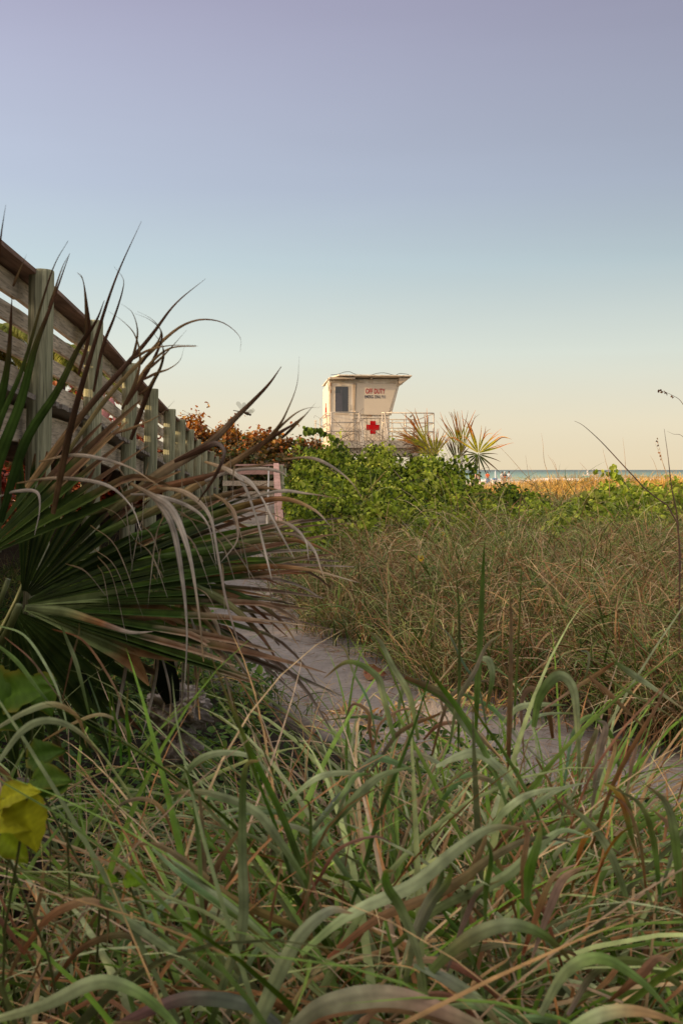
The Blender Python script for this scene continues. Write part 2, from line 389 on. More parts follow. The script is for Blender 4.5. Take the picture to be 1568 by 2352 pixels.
for i, (y, x, z) in enumerate(FP):
    if y > 2.5 or True:
        o = wp(flat_post(x, y, float(gz(x, y))-.3, z, .1, .018).build('post', M['post'], walk, smooth=False))
for i in range(len(FP)-1):
    a_, b_ = FP[i], FP[i+1]
    mb = MB(); seg(a_, b_, -.035, .24, -.005, -.045+.0, mb); wp(mb.build('cap_rail', M['cap'], walk, bevel=.004))
    for dz0, dz1 in ((-.05, -.225), (-.305, -.445), (-.545, -.685), (-.775, -1.0)):
        mb = MB(); seg(a_, b_, BO-.0, BO+.04, dz1, dz0, mb, .012, .004); wp(mb.build('rail_board', M['board'], walk, bevel=.004))
    mb = MB(); seg(a_, b_, .11, .15, -1.36, -1.085, mb); wp(mb.build('stringer', M['board'], walk))
    # inner railing on the far side
    for dz0, dz1 in ((-.0, -.04), (-.05, -.19), (-.4, -.52), (-.7, -.82)):
        mb = MB()
        seg(a_, b_, 2.16, 2.20 if dz1 < -.05 else 2.36, dz1, dz0, mb)
    mb = MB(); seg(a_, b_, 2.2, 2.24, -.24, -.06, mb); wp(mb.build('far_rail_board', M['board'], walk))
    # deck planks
    (y0, x0, z0), (y1, x1, z1) = a_, b_
    d = Vector((x1-x0, y1-y0, z1-z0)); n = 17; nr = Vector((-d.y, d.x, 0)).normalized(); mb = MB()
    for k in range(n):
        p0 = Vector((x0, y0, z0-1.04)) + d*(k/n); p1 = Vector((x0, y0, z0-1.04)) + d*((k+.93)/n); e = rnd.uniform(-.02, .02)
        # planks are notched back where a post stands
        s0 = -.06+e if (k not in (0, n-1)) else .105
        mb.hexa([p0+nr*s0, p0+nr*2.3, p0+nr*2.3+Vector((0, 0, .04)), p0+nr*s0+Vector((0, 0, .04))],
                [p1+nr*s0, p1+nr*2.3, p1+nr*2.3+Vector((0, 0, .04)), p1+nr*s0+Vector((0, 0, .04))])
    wp(mb.build('deck', M['deck'], walk))
for i, (y, x, z) in enumerate(FP[::1]):
    wp(flat_post(x-2.32, y, float(gz(x, y))-.3, z, .09).build('far_post', M['post'], walk))

# side ramp returning towards the sand path
ramp_t = tag(empty('beach_ramp', (-2, 20, 0)), 'plank ramp with pinkish rail cap and white pipe handrail behind the fan palm', 'ramp')
def rp(o): o.matrix_parent_inverse = Matrix.Translation((2, -20, 0)); return o
ra, rb = Vector((-1.78, 28, .40)), Vector((-1.0, 15.5, .06))   # right edge of the deck
dv = rb-ra; nrr = Vector((-1, -.06, 0)).normalized(); mb = MB()
for k in range(86):
    p0 = ra+dv*(k/86); p1 = ra+dv*((k+.92)/86)
    mb.hexa([p0, p0+nrr*1.5, p0+nrr*1.5+Vector((0, 0, .04)), p0+Vector((0, 0, .04))], [p1, p1+nrr*1.5, p1+nrr*1.5+Vector((0, 0, .04)), p1+Vector((0, 0, .04))])
rp(mb.build('deck', M['deck'], ramp_t))
ca, cb = Vector((-1.76, 28, 1.40)), Vector((-.93, 16.2, .30))
mb = MB(); w = Vector((.15, 0, 0)); h = Vector((0, 0, .04))
mb.hexa([ca-w, ca, ca+h, ca-w+h], [cb-w, cb, cb+h, cb-w+h]); rp(mb.build('cap_rail', M['pink'], ramp_t, bevel=.004))
for k in range(6):
    p = ca+(cb-ca)*(k/5*.98+.01)
    rp(MB().tube([(p.x+.07, p.y, -.2), (p.x+.07, p.y, p.z-.002)], .055, 10).build('post', M['post'], ramp_t, smooth=True))
mb = MB()
for o_ in (.08, .30): mb.tube([ca+Vector((-.28, 0, -o_)), ca*.5+cb*.5+Vector((-.28, 0, -o_)), cb+Vector((-.28, 0, -o_+.1)), cb+Vector((-.28, -.12, -.25))], .021, 8)
for k in range(5):
    p = ca+(cb-ca)*(k/4*.94+.03); mb.tube([p+Vector((-.28, 0, -.08)), p+Vector((-.28, 0, -.95))], .016, 6)
rp(mb.build('handrail', M['metal'], ramp_t, smooth=True))
for (z0, z1) in ((1.36, 1.41), (1.12, 1.26), (.8, .94), (.5, .64)):
    rp(MB().box(-3.35, -1.62, 28.1, 28.14 if z1 < 1.4 else 28.3, z0, z1).build('end_board', M['pink'] if z1 > 1.2 else M['board'], ramp_t))
for x_ in (-1.62, -3.3): rp(MB().tube([(x_, 28.3, -.1), (x_, 28.3, 1.30)], .06, 10).build('post', M['post'], ramp_t, smooth=True))

# ------------------------------------------------------------------ lifeguard tower
TX, TY = (723.4+.16111*200-784)/F*34.5, 34.5
tower = tag(empty('lifeguard_tower', (TX, TY, 0), R(6)), 'white lifeguard tower on stilts with slanted seaward wall reading OFF DUTY', 'lifeguard tower')
def lx(zx): return (zx-200)*.00243
def lz(zy): return CZ+(229.3-.16111*zy)*.0150856
DK = lz(1012)
def tb(mb, name, mat, par=tower, **k): return mb.build(name, mat, par, **k)
DEP = 2.35
# front wall polygon split: door bay and window bay
tb(MB().prism([(lx(197), DK), (lx(1062), DK), (lx(1066), lz(645)), (lx(1188), lz(118)), (lx(197), lz(140))], .0, .06), 'front_wall', M['white'])
lw = MB()
lw.add([(lx(197), .062, DK), (lx(197), DEP, DK), (lx(197), DEP, lz(205)), (lx(197), .062, lz(135)), (lx(197)+.06, .062, DK), (lx(197)+.06, DEP, DK), (lx(197)+.06, DEP, lz(205)), (lx(197)+.06, .062, lz(135))],
       [(0, 3, 2, 1), (4, 5, 6, 7), (0, 4, 7, 3), (1, 2, 6, 5), (3, 7, 6, 2), (0, 1, 5, 4)])
tb(lw, 'side_wall', M['white'])
lw = MB().prism([(lx(1062)-.06, DK), (lx(1062), DK), (lx(1066), lz(645)), (lx(1188), lz(118)), (lx(1188)-.06, lz(118)), (lx(1066)-.06, lz(645))], .062, DEP)
tb(lw, 'seaward_wall', M['white'])
tb(MB().prism([(lx(197)+.062, DK), (lx(1062)-.062, DK), (lx(1066)-.062, lz(645)), (lx(1150)-.062, lz(210)), (lx(197)+.062, lz(210))], DEP-.06, DEP), 'rear_wall', M['white'])
tb(MB().box(lx(199)+.06, lx(1060)-.06, .062, DEP-.06, DK-.02, DK+.03), 'cabin_floor', M['trim'])
# tongue-and-groove lines of the lower wall: thin proud boards
gb = MB()
xs_ = [588, 652, 735, 800, 860, 922, 970, 1040, 1056]
for i in range(len(xs_)-1): gb.box(lx(xs_[i])+.012, lx(xs_[i+1])-.003, -.014, -.001, lz(1000), lz(688))
tb(gb, 'lower_boards', M['white'])
gb = MB()
for i, zx in enumerate(range(590, 1160, 62)): gb.box(lx(zx)+.004, lx(zx+62)-.004, -.014, -.001, lz(186), lz(148))
tb(gb, 'upper_boards', M['white'])
M['seamshade'] = mat_plain('seam_shade', (.34, .25, .16), .8)
for zx in (652, 735, 922, 1040): tb(MB().box(lx(zx)-.007, lx(zx)+.007, -.0175, -.0142, lz(1000), lz(688)), 'seam_shadow', M['seamshade'])  # raised dark strips stand for the shadow lines of the board joints
tb(MB().prism([(lx(568), lz(634)), (lx(1046), lz(642)), (lx(1176), lz(196)), (lx(592), lz(184))], -.055, -.016), 'window_shutter', M['beige'], bevel=.006)
sh = bpy.data.objects['window_shutter']
for zx in (655, 1100): tb(MB().box(lx(zx)-.06, lx(zx)+.06, -.072, -.056, lz(172), lz(152)), 'hinge', M['trim'], sh)
tb(MB().box(lx(790)-.04, lx(790)+.04, -.075, -.056, lz(656), lz(642)), 'latch', M['rust'], sh)
# slanted corner trims at the seaward edge
gb = MB()
for i, (o0, o1) in enumerate(((6, 16), (20, 29), (33, 46))):
    gb.prism([(lx(1046+o0), lz(645)), (lx(1046+o1), lz(645)), (lx(1168+o1), lz(190)), (lx(1168+o0), lz(190))], -.05+i*.012, -.002)
tb(gb, 'corner_trim', M['trim'])
gb = MB(); gb.prism([(lx(553), lz(600)), (lx(562), lz(600)), (lx(574), lz(190)), (lx(562), lz(190))], -.10, -.003); gb.prism([(lx(566), lz(600)), (lx(574), lz(600)), (lx(589), lz(180)), (lx(580), lz(180))], -.06, -.003)
tb(gb, 'shutter_track', M['trim'])
tb(MB().box(lx(560), lx(1064), -.035, -.015, lz(684), lz(660)), 'sill_board', M['white'])
# lettering
def text(body, x0, x1, z0, z1, mat, par, bold):
    cu = bpy.data.curves.new('lettering', 'FONT'); cu.body = body; cu.size = 1; cu.offset = bold; cu.extrude = .002; cu.align_x = 'LEFT'
    o = bpy.data.objects.new('lettering', cu); C.objects.link(o); cu.materials.append(mat); o.parent = par
    bpy.context.view_layer.update(); bbx = [Vector(c) for c in o.bound_box]
    a0, a1 = min(v.x for v in bbx), max(v.x for v in bbx); b0, b1 = min(v.y for v in bbx), max(v.y for v in bbx)
    sx, sy = (x1-x0)/(a1-a0), (z1-z0)/(b1-b0)
    bpy.context.view_layer.update(); me = bpy.data.meshes.new_from_object(o.evaluated_get(bpy.context.evaluated_depsgraph_get())); bpy.data.objects.remove(o)
    o = bpy.data.objects.new('lettering', me); C.objects.link(o); o.parent = par
    o.rotation_euler = (R(90), 0, 0); o.scale = (sx, sy, 1); o.location = (x0-a0*sx, -.0585, z0-b0*sy)
    return o
text('OFF DUTY', lx(722), lx(1000), lz(336), lz(262), M['redtext'], sh, .018)
text('EMERG. DIAL 911', lx(708), lx(1002), lz(402), lz(357), M['navy'], sh, .010)
# red crosses
cx, cz_ = lx(827), lz(817); a1, a2 = .095, .225
tb(MB().prism([(cx-a1, cz_-a2), (cx+a1, cz_-a2), (cx+a1, cz_-a1), (cx+a2, cz_-a1), (cx+a2, cz_+a1), (cx+a1, cz_+a1), (cx+a1, cz_+a2), (cx-a1, cz_+a2), (cx-a1, cz_+a1), (cx-a2, cz_+a1), (cx-a2, cz_-a1), (cx-a1, cz_-a1)], -.022, -.0155), 'red_cross', M['red'])
cy, cz_ = 1.1, lz(550); a1, a2 = .10, .25
poly = [(-a1, -a2), (a1, -a2), (a1, -a1), (a2, -a1), (a2, a1), (a1, a1), (a1, a2), (-a1, a2), (-a1, a1), (-a2, a1), (-a2, -a1), (-a1, -a1)]
n_ = 12; tb(MB().add([(lx(197)-.002, cy+p, cz_+q_) for p, q_ in poly]+[(lx(197)-.010, cy+p, cz_+q_) for p, q_ in poly], [tuple(range(n_)), tuple(range(2*n_-1, n_-1, -1))]+[(i, (i+1) % n_, (i+1) % n_+n_, i+n_) for i in range(n_)]), 'red_cross', M['red'])
# door
dr = tb(MB().box(lx(228), lx(542), -.045, -.002, DK+.02, lz(186)), 'door', M['white'], bevel=.004)
gb = MB(); gb.box(lx(212), lx(226), -.06, -.002, DK, lz(172)); gb.box(lx(544), lx(554), -.06, -.002, DK, lz(172)); gb.box(lx(226), lx(544), -.06, -.003, lz(183), lz(172))
tb(gb, 'door_frame', M['trim'])
wn = tb(MB().box(lx(288), lx(474), -.049, -.046, lz(596), lz(236)), 'door_window', M['glass'], dr)
gb = MB(); gb.box(lx(278), lx(287), -.056, -.046, lz(602), lz(228)); gb.box(lx(475), lx(484), -.056, -.046, lz(602), lz(228)); gb.box(lx(287), lx(475), -.056, -.046, lz(235), lz(228)); gb.box(lx(287), lx(475), -.056, -.046, lz(602), lz(597))
tb(gb, 'window_frame', M['beige'], dr)
gb = MB(); gb.box(lx(366), lx(384), -.052, -.0495, lz(595), lz(238)); gb.box(lx(290), lx(363), -.0515, -.0495, lz(595), lz(330))
tb(gb, 'curtain', M['curtain'], dr)
tb(MB().box(lx(275), lx(476), -.056, -.046, lz(640), lz(620)), 'mail_slot', M['trim'], dr)
tb(MB().tube([(lx(505), -.046, lz(500)), (lx(505), -.09, lz(510)), (lx(505), -.09, lz(555)), (lx(505), -.046, lz(566))], .012, 8).box(lx(495), lx(516), -.05, -.0455, lz(572), lz(494)), 'handle', M['metal'], dr)
tb(MB().tube([(lx(505), -.046, lz(640)), (lx(505), -.062, lz(640))], .028, 14), 'lock', M['metal'], dr)
for zy in (205, 300): tb(MB().box(lx(216), lx(228), -.075, -.061, lz(zy+28), lz(zy-20)), 'hinge', M['rust'], dr)
tb(MB().box(lx(372), lx(388), -.07, -.046, lz(223), lz(208)), 'door_knocker', M['metal'], dr)
# roof : slab with a chamfered front left corner, falling a little to the rear
def roof_z(y): return lz(104) - y*.045
out_ = [(lx(205), .45), (lx(320), -.42), (lx(1366), -.42), (lx(1366), DEP+.05), (lx(190), DEP+.15)]
n_ = len(out_); vt = [(x, y, roof_z(y)+.045) for x, y in out_]; vb = [(x, y, roof_z(y)) for x, y in out_]
rf = tb(MB().add(vb+vt, [tuple(range(n_-1, -1, -1)), tuple(range(n_, 2*n_))]+[(i, (i+1) % n_, (i+1) % n_+n_, i+n_) for i in range(n_)]), 'roof', M['white'], bevel=.012)
# soffit block above the walls
tb(MB().prism([(lx(197), lz(140)), (lx(560), lz(136)), (lx(560), lz(110)), (lx(197), lz(112))], -.3, -.003), 'eave_board', M['trim'], rf)
tb(MB().prism([(lx(1190), lz(190)), (lx(1205), lz(190)), (lx(1356), lz(112)), (lx(1188), lz(110))], -.30, DEP-.1), 'seaward_soffit', M['trim'], rf)
for zx in (800, 1210): tb(MB().prism([(lx(zx-10), lz(135)), (lx(zx), lz(135)), (lx(zx+18), lz(110)), (lx(zx-10), lz(110))], -.28, -.004), 'roof_bracket', M['trim'], rf)
cab = [(lx(a_), -.25, roof_z(-.25)+.05+b_) for a_, b_ in ((215, .0), (300, .015), (360, .06), (410, .10), (485, .11), (540, .05), (600, .015), (720, .01), (800, .015), (860, .06), (940, .085), (1010, .075), (1080, .03), (1140, .01), (1180, .055), (1220, .07), (1300, .05), (1330, .03))]
tb(MB().tube(crom(cab, 60), .009, 6), 'roof_cable', M['dark'], rf, smooth=True)
tb(MB().tube(crom([(lx(183), -.02, lz(120)), (lx(178), -.03, lz(170)), (lx(190), -.02, lz(235)), (lx(192), -.02, lz(300))], 16), .008, 6), 'cable', M['dark'], rf, smooth=True)
tb(MB().tube(crom([(lx(1205), -.1, lz(210)), (lx(1240), -.1, lz(200)), (lx(1258), -.1, lz(170))], 12), .008, 6), 'cable', M['dark'], rf, smooth=True)
tb(MB().box(lx(186), lx(200), -.06, -.002, lz(150), lz(118)), 'junction_box', M['trim'])
# deck, fascia, beams, legs
DX0, DX1, DY0, DY1 = lx(165), lx(1745), -1.25, DEP+.9
gb = MB(); nb = 24
for k in range(nb):
    y0 = DY0+(DY1-DY0)*k/nb; gb.box(DX0, DX1, y0, y0+(DY1-DY0)/nb*.94, DK-.045, DK-.005)
tb(gb, 'deck', M['trim'])
gb = MB()
for k in range(5):
    zt = DK-.05-k*.043; gb.box(DX0+.02, DX1-.0, DY0-.03+.004*k, DY0-.002, zt-.036, zt)
tb(gb, 'fascia', M['beige'])
gb = MB(); gb.box(DX0, DX0+.05, DY0, DY1, DK-.26, DK-.05); gb.box(DX1-.05, DX1, DY0, DY1, DK-.26, DK-.05); gb.box(DX0, DX1, DY1-.05, DY1-.001, DK-.26, DK-.05)
gb.box(DX0+.1, DX1-.1, DY0+.3, DY0+.45, DK-.52, DK-.27); gb.box(DX0+.1, DX1-.1, DY1-.6, DY1-.45, DK-.52, DK-.27)
tb(gb, 'beam', M['white'])
for x_ in (DX0+.3, (DX0+DX1)/2, DX1-.35):
    for y_ in (DY0+.37, DY1-.52): tb(MB().box(x_-.1, x_+.1, y_-.1, y_+.1, -.9, DK-.52), 'leg', M['trim'])
# railings
def fx(x, y): return (x + y*.105*(y < 0))*(1+.029*min(y, 0))-.02*(y < 0)
def rails(name, pts, zs, posts, r=.022):
    pts = [(fx(x, y), y) for x, y in pts]; posts = [(fx(x, y), y) for x, y in posts]; zs = [CZ+(z-CZ)*.965 for z in zs]
    gb = MB()
    for z in zs: gb.tube([(p[0], p[1], z) for p in pts], r, 8)
    for p in posts: gb.tube([(p[0], p[1], DK), (p[0], p[1], zs[0])], r, 8)
    return tb(gb, name, M['metal'], smooth=True)
Zr = [lz(606), lz(747), lz(873)]
def arc(cx, cy, r, a0, a1, k=6): return [(cx+r*math.cos(R(a0+(a1-a0)*i/k)), cy+r*math.sin(R(a0+(a1-a0)*i/k))) for i in range(k+1)]
yf = DY0+.05; xl = lx(178)
rails('railing', [(xl, DEP+.7), (xl, yf+.25)]+arc(xl+.25, yf+.25, .25, 180, 270)+[(lx(655), yf)], Zr, [(lx(242), yf), (lx(640), yf), (xl, .3), (xl, DEP+.7)])
xr = lx(1725)
rails('railing', [(lx(970), yf), (xr-.2, yf)]+arc(xr-.2, yf+.2, .2, -90, 0)+[(xr, DY1-.25)]+arc(xr-.2, DY1-.25, .2, 0, 90)+[(lx(1065), DY1-.05)], Zr, [(lx(978), yf), (lx(1315), yf), (lx(1600), yf), (xr, yf+.35), (xr, 1.2), (lx(1315), DY1-.05), (lx(1500), DY1-.05)])
for zx in (648, 1012):
    tb(MB().tube([(fx(lx(zx), yf), yf, CZ+(Zr[0]-CZ)*.965), (fx(lx(zx+78), yf-1.6), yf-1.6, lz(1190))], .026, 10).tube([(fx(lx(zx)-.03, yf), yf, CZ+(Zr[1]-CZ)*.965), (fx(lx(zx+50), yf-1.2), yf-1.2, lz(1190))], .02, 8), 'stair_rail', M['metal'], smooth=True)
gb = MB()
for k in range(6): gb.box(lx(590)+.0*k, lx(930)+.0*k, yf-.30-.22*k, yf-.08-.22*k, DK-.24-.2*k, DK-.20-.2*k)
tb(gb, 'stair', M['white'])
for zx in (590, 1112): tb(MB().tube([(fx(lx(zx), yf), yf, CZ+(Zr[0]-CZ)*.965+.02), (fx(lx(zx), yf), yf, CZ+(Zr[0]-CZ)*.965+.06)], [.03, .012], 8), 'rail_cap', M['trim'])
tb(MB().tube([(lx(1500), 1.0, DK), (lx(1505), 1.0, Zr[0]-.1), (lx(1475), 1.0, Zr[0]+.0), (lx(1440), 1.0, Zr[0]-.1)], .03, 8), 'ladder_grip', M['metal'], smooth=True)
tb(MB().tube([(lx(75), DEP-.2, DK-.9), (lx(75), DEP-.2, lz(690))], .02, 8).tube([(lx(75), DEP-.2, lz(690)), (lx(75), DEP-.2, lz(675))], [.07, .03], 10), 'shower_post', M['metal'])

# ------------------------------------------------------------------ shrubs
SUN_EL, SUN_A = 11.0, 14.0           # elevation; how far the sun stands towards the viewer from due left
SD = (-math.cos(R(SUN_EL))*math.cos(R(SUN_A)), -math.cos(R(SUN_EL))*math.sin(R(SUN_A)), math.sin(R(SUN_EL)))
HOLES = [((.05, 4.9, .05), .22), ((.45, 4.98, .08), .24), ((-.75, 4.8, .1), .16)]   # gaps in the thicket that let the low sun reach the path
def mound(n, lumps, seed):
    """sample points on the upper outside of ellipsoid lumps [(cx,cy,cz,rx,ry,rz)], denser near the surface"""
    r = np.random.default_rng(seed); lum = np.array(lumps, float)
    area = lum[:, 3]*lum[:, 4]+lum[:, 3]*lum[:, 5]; idx = r.choice(len(lum), n*2, p=area/area.sum())
    d = r.normal(0, 1, (n*2, 3)); d /= np.linalg.norm(d, axis=1, keepdims=True); d[:, 2] = np.abs(d[:, 2])*1.0-.15*(r.random(n*2) < .3)
    rad = 1 - np.abs(r.normal(0, .10, (n*2, 1))); spr = (r.random((n*2, 1)) < .08)*np.abs(r.normal(0, .16, (n*2, 1))); rad = (rad+spr)*(1+.10*np.sin(d[:, :1]*9+idx[:, None])*np.cos(d[:, 2:]*8))
    p = lum[idx, :3] + d*lum[idx, 3:]*rad
    inside = np.zeros(n*2, bool)
    for L_ in lum: inside |= ((((p-L_[:3])/L_[3:])**2).sum(1) < .55)
    p, d = p[~inside][:n], d[~inside][:n]
    return p, d
def shrub(name, label, lumps, n, size, cols, mat, seed, cat='shrub', droop=1.0, wide=1.0, twigs=30, group=None, cluster=5, topcols=None, hole=None):
    r = np.random.default_rng(seed+1); root = tag(empty(name, (lumps[0][0], lumps[0][1], 0)), label, cat, group)
    inv = Matrix.Translation((-lumps[0][0], -lumps[0][1], 0))
    p, d = mound(n//cluster, lumps, seed)
    nc = len(p); p = np.repeat(p, cluster, 0)+r.normal(0, size*.55, (nc*cluster, 3)); d = np.repeat(d, cluster, 0)
    cc = np.repeat(r.random(nc), cluster)
    if hole is not None:
        for hp, hr in hole:
            v_ = p-np.array(hp); sd_ = np.array(SD); al = v_@sd_; dist = np.linalg.norm(v_-al[:, None]*sd_, axis=1); kk_ = dist > hr; p, d, cc = p[kk_], d[kk_], cc[kk_]
    n = len(p)
    D = d*.5 + r.normal(0, .45, (n, 3)); D[:, 2] -= droop*r.uniform(.3, 1.2, n)
    U = d + r.normal(0, .35, (n, 3)); U[:, 2] += .35
    cols = np.array(cols); k = np.clip(cc*len(cols)+r.normal(0, .7, n), 0, len(cols)-1).astype(int); K = cols[k]*r.uniform(.75, 1.25, (n, 1))
    if topcols is not None:
        tc_ = np.array(topcols); zt = p[:, 2]; hi = np.percentile(zt, 97); lo = np.percentile(zt, 35)
        pr = np.clip((zt-lo)/(hi-lo), 0, 1)**2.6
        sel = r.random(n) < pr; K[sel] = tc_[r.integers(0, len(tc_), sel.sum())]*r.uniform(.75, 1.25, (sel.sum(), 1))
    b = LB(); leaves(b, p, D, U, size*r.uniform(.6, 1.25, n), K, fold=.35, wide=wide, curl=.25)
    o = b.build('foliage', mat, root, smooth=False); o.matrix_parent_inverse = inv
    mb = MB()
    for i in range(twigs):
        j = r.integers(0, n); q = Vector(p[j])*1.0; L_ = lumps[r.integers(0, len(lumps))]
        a0 = Vector((L_[0]+r.normal(0, .3*L_[3]), L_[1]+r.normal(0, .3*L_[4]), float(gz(L_[0], L_[1]))-.05)); mid = (a0+q)/2+Vector(r.normal(0, .1, 3))
        mb.tube(crom([a0, mid, q], 8), [.014-.0012*s_ for s_ in range(9)], 5)
    o = mb.build('branch', M['twig'], root, smooth=True); o.matrix_parent_inverse = inv
    return root
def lump(px, pyt, D, wpx, zb, ry=None, k=1.0):
    """an ellipsoid whose top shows at (px, pyt) at depth D, half width wpx"""
    c = at(px, pyt, D); rx = wpx/F*D; h = c.z-zb
    return (c.x, D, zb, rx, ry or rx, h)
VG = [(.05, .085, .012), (.12, .18, .018), (.21, .30, .022), (.31, .41, .032), (.42, .50, .05), (.52, .58, .09)]
VG2 = VG + [(.30, .33, .06)]
# main vine mound
shrub('vine_shrub', 'large bright green broadleaf vine mound in front of the tower', [
    lump(762, 1018, 19, 95, .2, 1.2), lump(870, 1028, 18.5, 120, .2, 1.2), lump(980, 1046, 18, 100, .2, 1.0), lump(702, 1048, 19, 58, .2, 1.0),
    lump(830, 1075, 16.4, 110, .1, .9), lump(735, 1098, 15.6, 75, .1, .7), lump(920, 1105, 15.6, 80, .15, .7), lump(1030, 1098, 16.5, 90, .1, .8),
    lump(770, 1128, 14.2, 70, .1, .6), lump(880, 1142, 13.8, 70, .1, .55), lump(985, 1150, 13.8, 70, .1, .55), lump(705, 1150, 13.6, 45, .1, .5)],
    36000, .078, VG, M['vine'], 3, wide=.82, twigs=90, cluster=6)
shrub('vine_shrub', 'low green vine patch spreading right of the mound below the bathers', [
    lump(1080, 1116, 17.5, 80, .1, .9), lump(1160, 1116, 18, 70, .1, .8), lump(1215, 1128, 18, 40, .1, .7), lump(1050, 1135, 15.5, 60, .1, .6)],
    6000, .085, VG[:5], M['vine'], 5, wide=.85, twigs=25)
shrub('vine_shrub', 'sunlit yellow green vine bush at the right edge of the dune', [
    lump(1400, 1112, 19, 60, .2, .9), lump(1480, 1108, 19.5, 75, .2, .9), lump(1560, 1106, 20, 75, .2, 1), lump(1370, 1132, 17, 70, .2, .7), lump(1500, 1130, 17.5, 120, .2, .8)],
    6000, .10, VG2[1:], M['vine'], 6, wide=.95, twigs=40)
shrub('vine_shrub', 'low pale green vine patch in the hollow between the golden ridge and the dune grass', [
    lump(1230, 1150, 16.5, 60, .1, .7), lump(1310, 1156, 16, 60, .1, .7), lump(1120, 1152, 16, 60, .1, .6), lump(1390, 1158, 15.5, 60, .1, .6), lump(1480, 1160, 15.5, 70, .1, .6), lump(1180, 1165, 15, 60, .1, .5), lump(840, 1185, 12.5, 40, .12, .35), lump(960, 1192, 12.3, 36, .12, .3), lump(1060, 1180, 12.8, 40, .12, .3), lump(1290, 1185, 12.6, 40, .12, .3), lump(730, 1190, 12, 36, .1, .3)],
    6500, .075, VG[1:], M['vine'], 16, wide=.95, twigs=20)
# sea grape hedge
GR = [(.05, .07, .014), (.08, .085, .016), (.12, .08, .02), (.19, .09, .02), (.06, .04, .015)]
GT = [(.42, .14, .018), (.50, .20, .02), (.30, .08, .015), (.45, .24, .04), (.22, .10, .02)]
shrub('sea_grape_hedge', 'rusty orange and green sea grape hedge beyond the boardwalk left of the tower', [
    lump(440, 955, 38, 70, .2, 1.6), lump(520, 975, 38, 80, .2, 1.6), lump(590, 990, 37, 80, .2, 1.6), lump(650, 1005, 37, 80, .2, 1.5), lump(715, 1012, 37, 70, .2, 1.5), lump(560, 1040, 35, 110, .2, 1.2), lump(670, 1045, 35, 80, .2, 1.2)],
    24000, .14, GR, M['grape'], 8, cat='hedge', droop=.4, wide=1.15, twigs=60, topcols=GT)
RD = [(.30, .03, .012), (.38, .06, .02), (.22, .03, .015), (.42, .12, .03), (.14, .10, .03)]
def hedge_lumps(y0, y1, x, z): return [(x+.3*math.sin(i*2.1), y0+i*1.1, .1, 1.1, .9, z+.25*math.sin(i*1.7)) for i in range(int((y1-y0)/1.1))]
shrub('sea_grape_hedge', 'red leaved sea grape bushes seen through the boardwalk fence gaps', hedge_lumps(12, 19, -6.9, 1.8)+hedge_lumps(19, 36, -6.9, 2.75), 22000, .15, RD, M['grape'], 9, cat='hedge', droop=.4, wide=1.15, twigs=40)
shrub('sea_grape_hedge', 'tall sea grape thicket along the landward side of the boardwalk', hedge_lumps(-9, 13, -6.6, 2.7), 14000, .2, GR+RD, M['grape'], 10, cat='hedge', droop=.4, wide=1.15, twigs=12, hole=HOLES)

shrub('sea_grape_hedge', 'added unseen sea grape thicket behind the viewer, shading the foreground', [(-6+1.6*i, -2.6+.4*math.sin(i*2.3), .1, 1.2, .9, 3.4+.5*math.sin(i*1.9)) for i in range(9)], 9000, .24, GR, M['grape'], 14, cat='hedge', droop=.4, wide=1.15, twigs=20)  # unseen thicket added behind the lens to darken the near grass

# bare twiggy vine sprays
def spray(name, label, roots, tips, n, seed, r0=.007, leaf=False):
    r = random.Random(seed); root = tag(empty(name, roots[0]), label, 'plant'); inv = Matrix.Translation(-Vector(roots[0])); mb = MB()
    for i in range(n):
        a0 = Vector(r.choice(roots)); tp = Vector(r.choice(tips)); tp = tp+Vector((r.gauss(0, .25), r.gauss(0, .2), r.gauss(0, .16)))
        mid = (a0*.5+tp*.5)+Vector((r.gauss(0, .08), 0, r.gauss(.05, .08)))
        hook = tp+Vector((r.choice((-1, 1))*r.uniform(.03, .12), 0, r.uniform(-.12, .04)))
        mb.tube(crom([a0, mid, tp, hook], 14), [r0*(1-.055*s_) for s_ in range(15)], 5)
        for k in range(2):
            s_ = a0.lerp(tp, r.uniform(.4, .9)); e = s_+Vector((r.gauss(0, .14), 0, r.uniform(.02, .25)))
            mb.tube(crom([s_, (s_+e)/2+Vector((r.gauss(0, .03), 0, .02)), e, e+Vector((r.gauss(0, .05), 0, -.05))], 9), r0*.5, 4)
    o = mb.build('twig', M['twig'], root, smooth=True); o.matrix_parent_inverse = inv
    return root, inv
sp, inv = spray('bare_vine', 'leafless curling vine stems rising in front of the tower door', [at(x_, 1040, 18.6) for x_ in (760, 790, 820, 850, 880, 905)], [at(x_, y_, 18.6) for x_, y_ in ((765, 985), (790, 965), (808, 975), (820, 960), (845, 990), (868, 1000), (835, 975), (850, 1010), (872, 1018))], 24, 4, .0045)
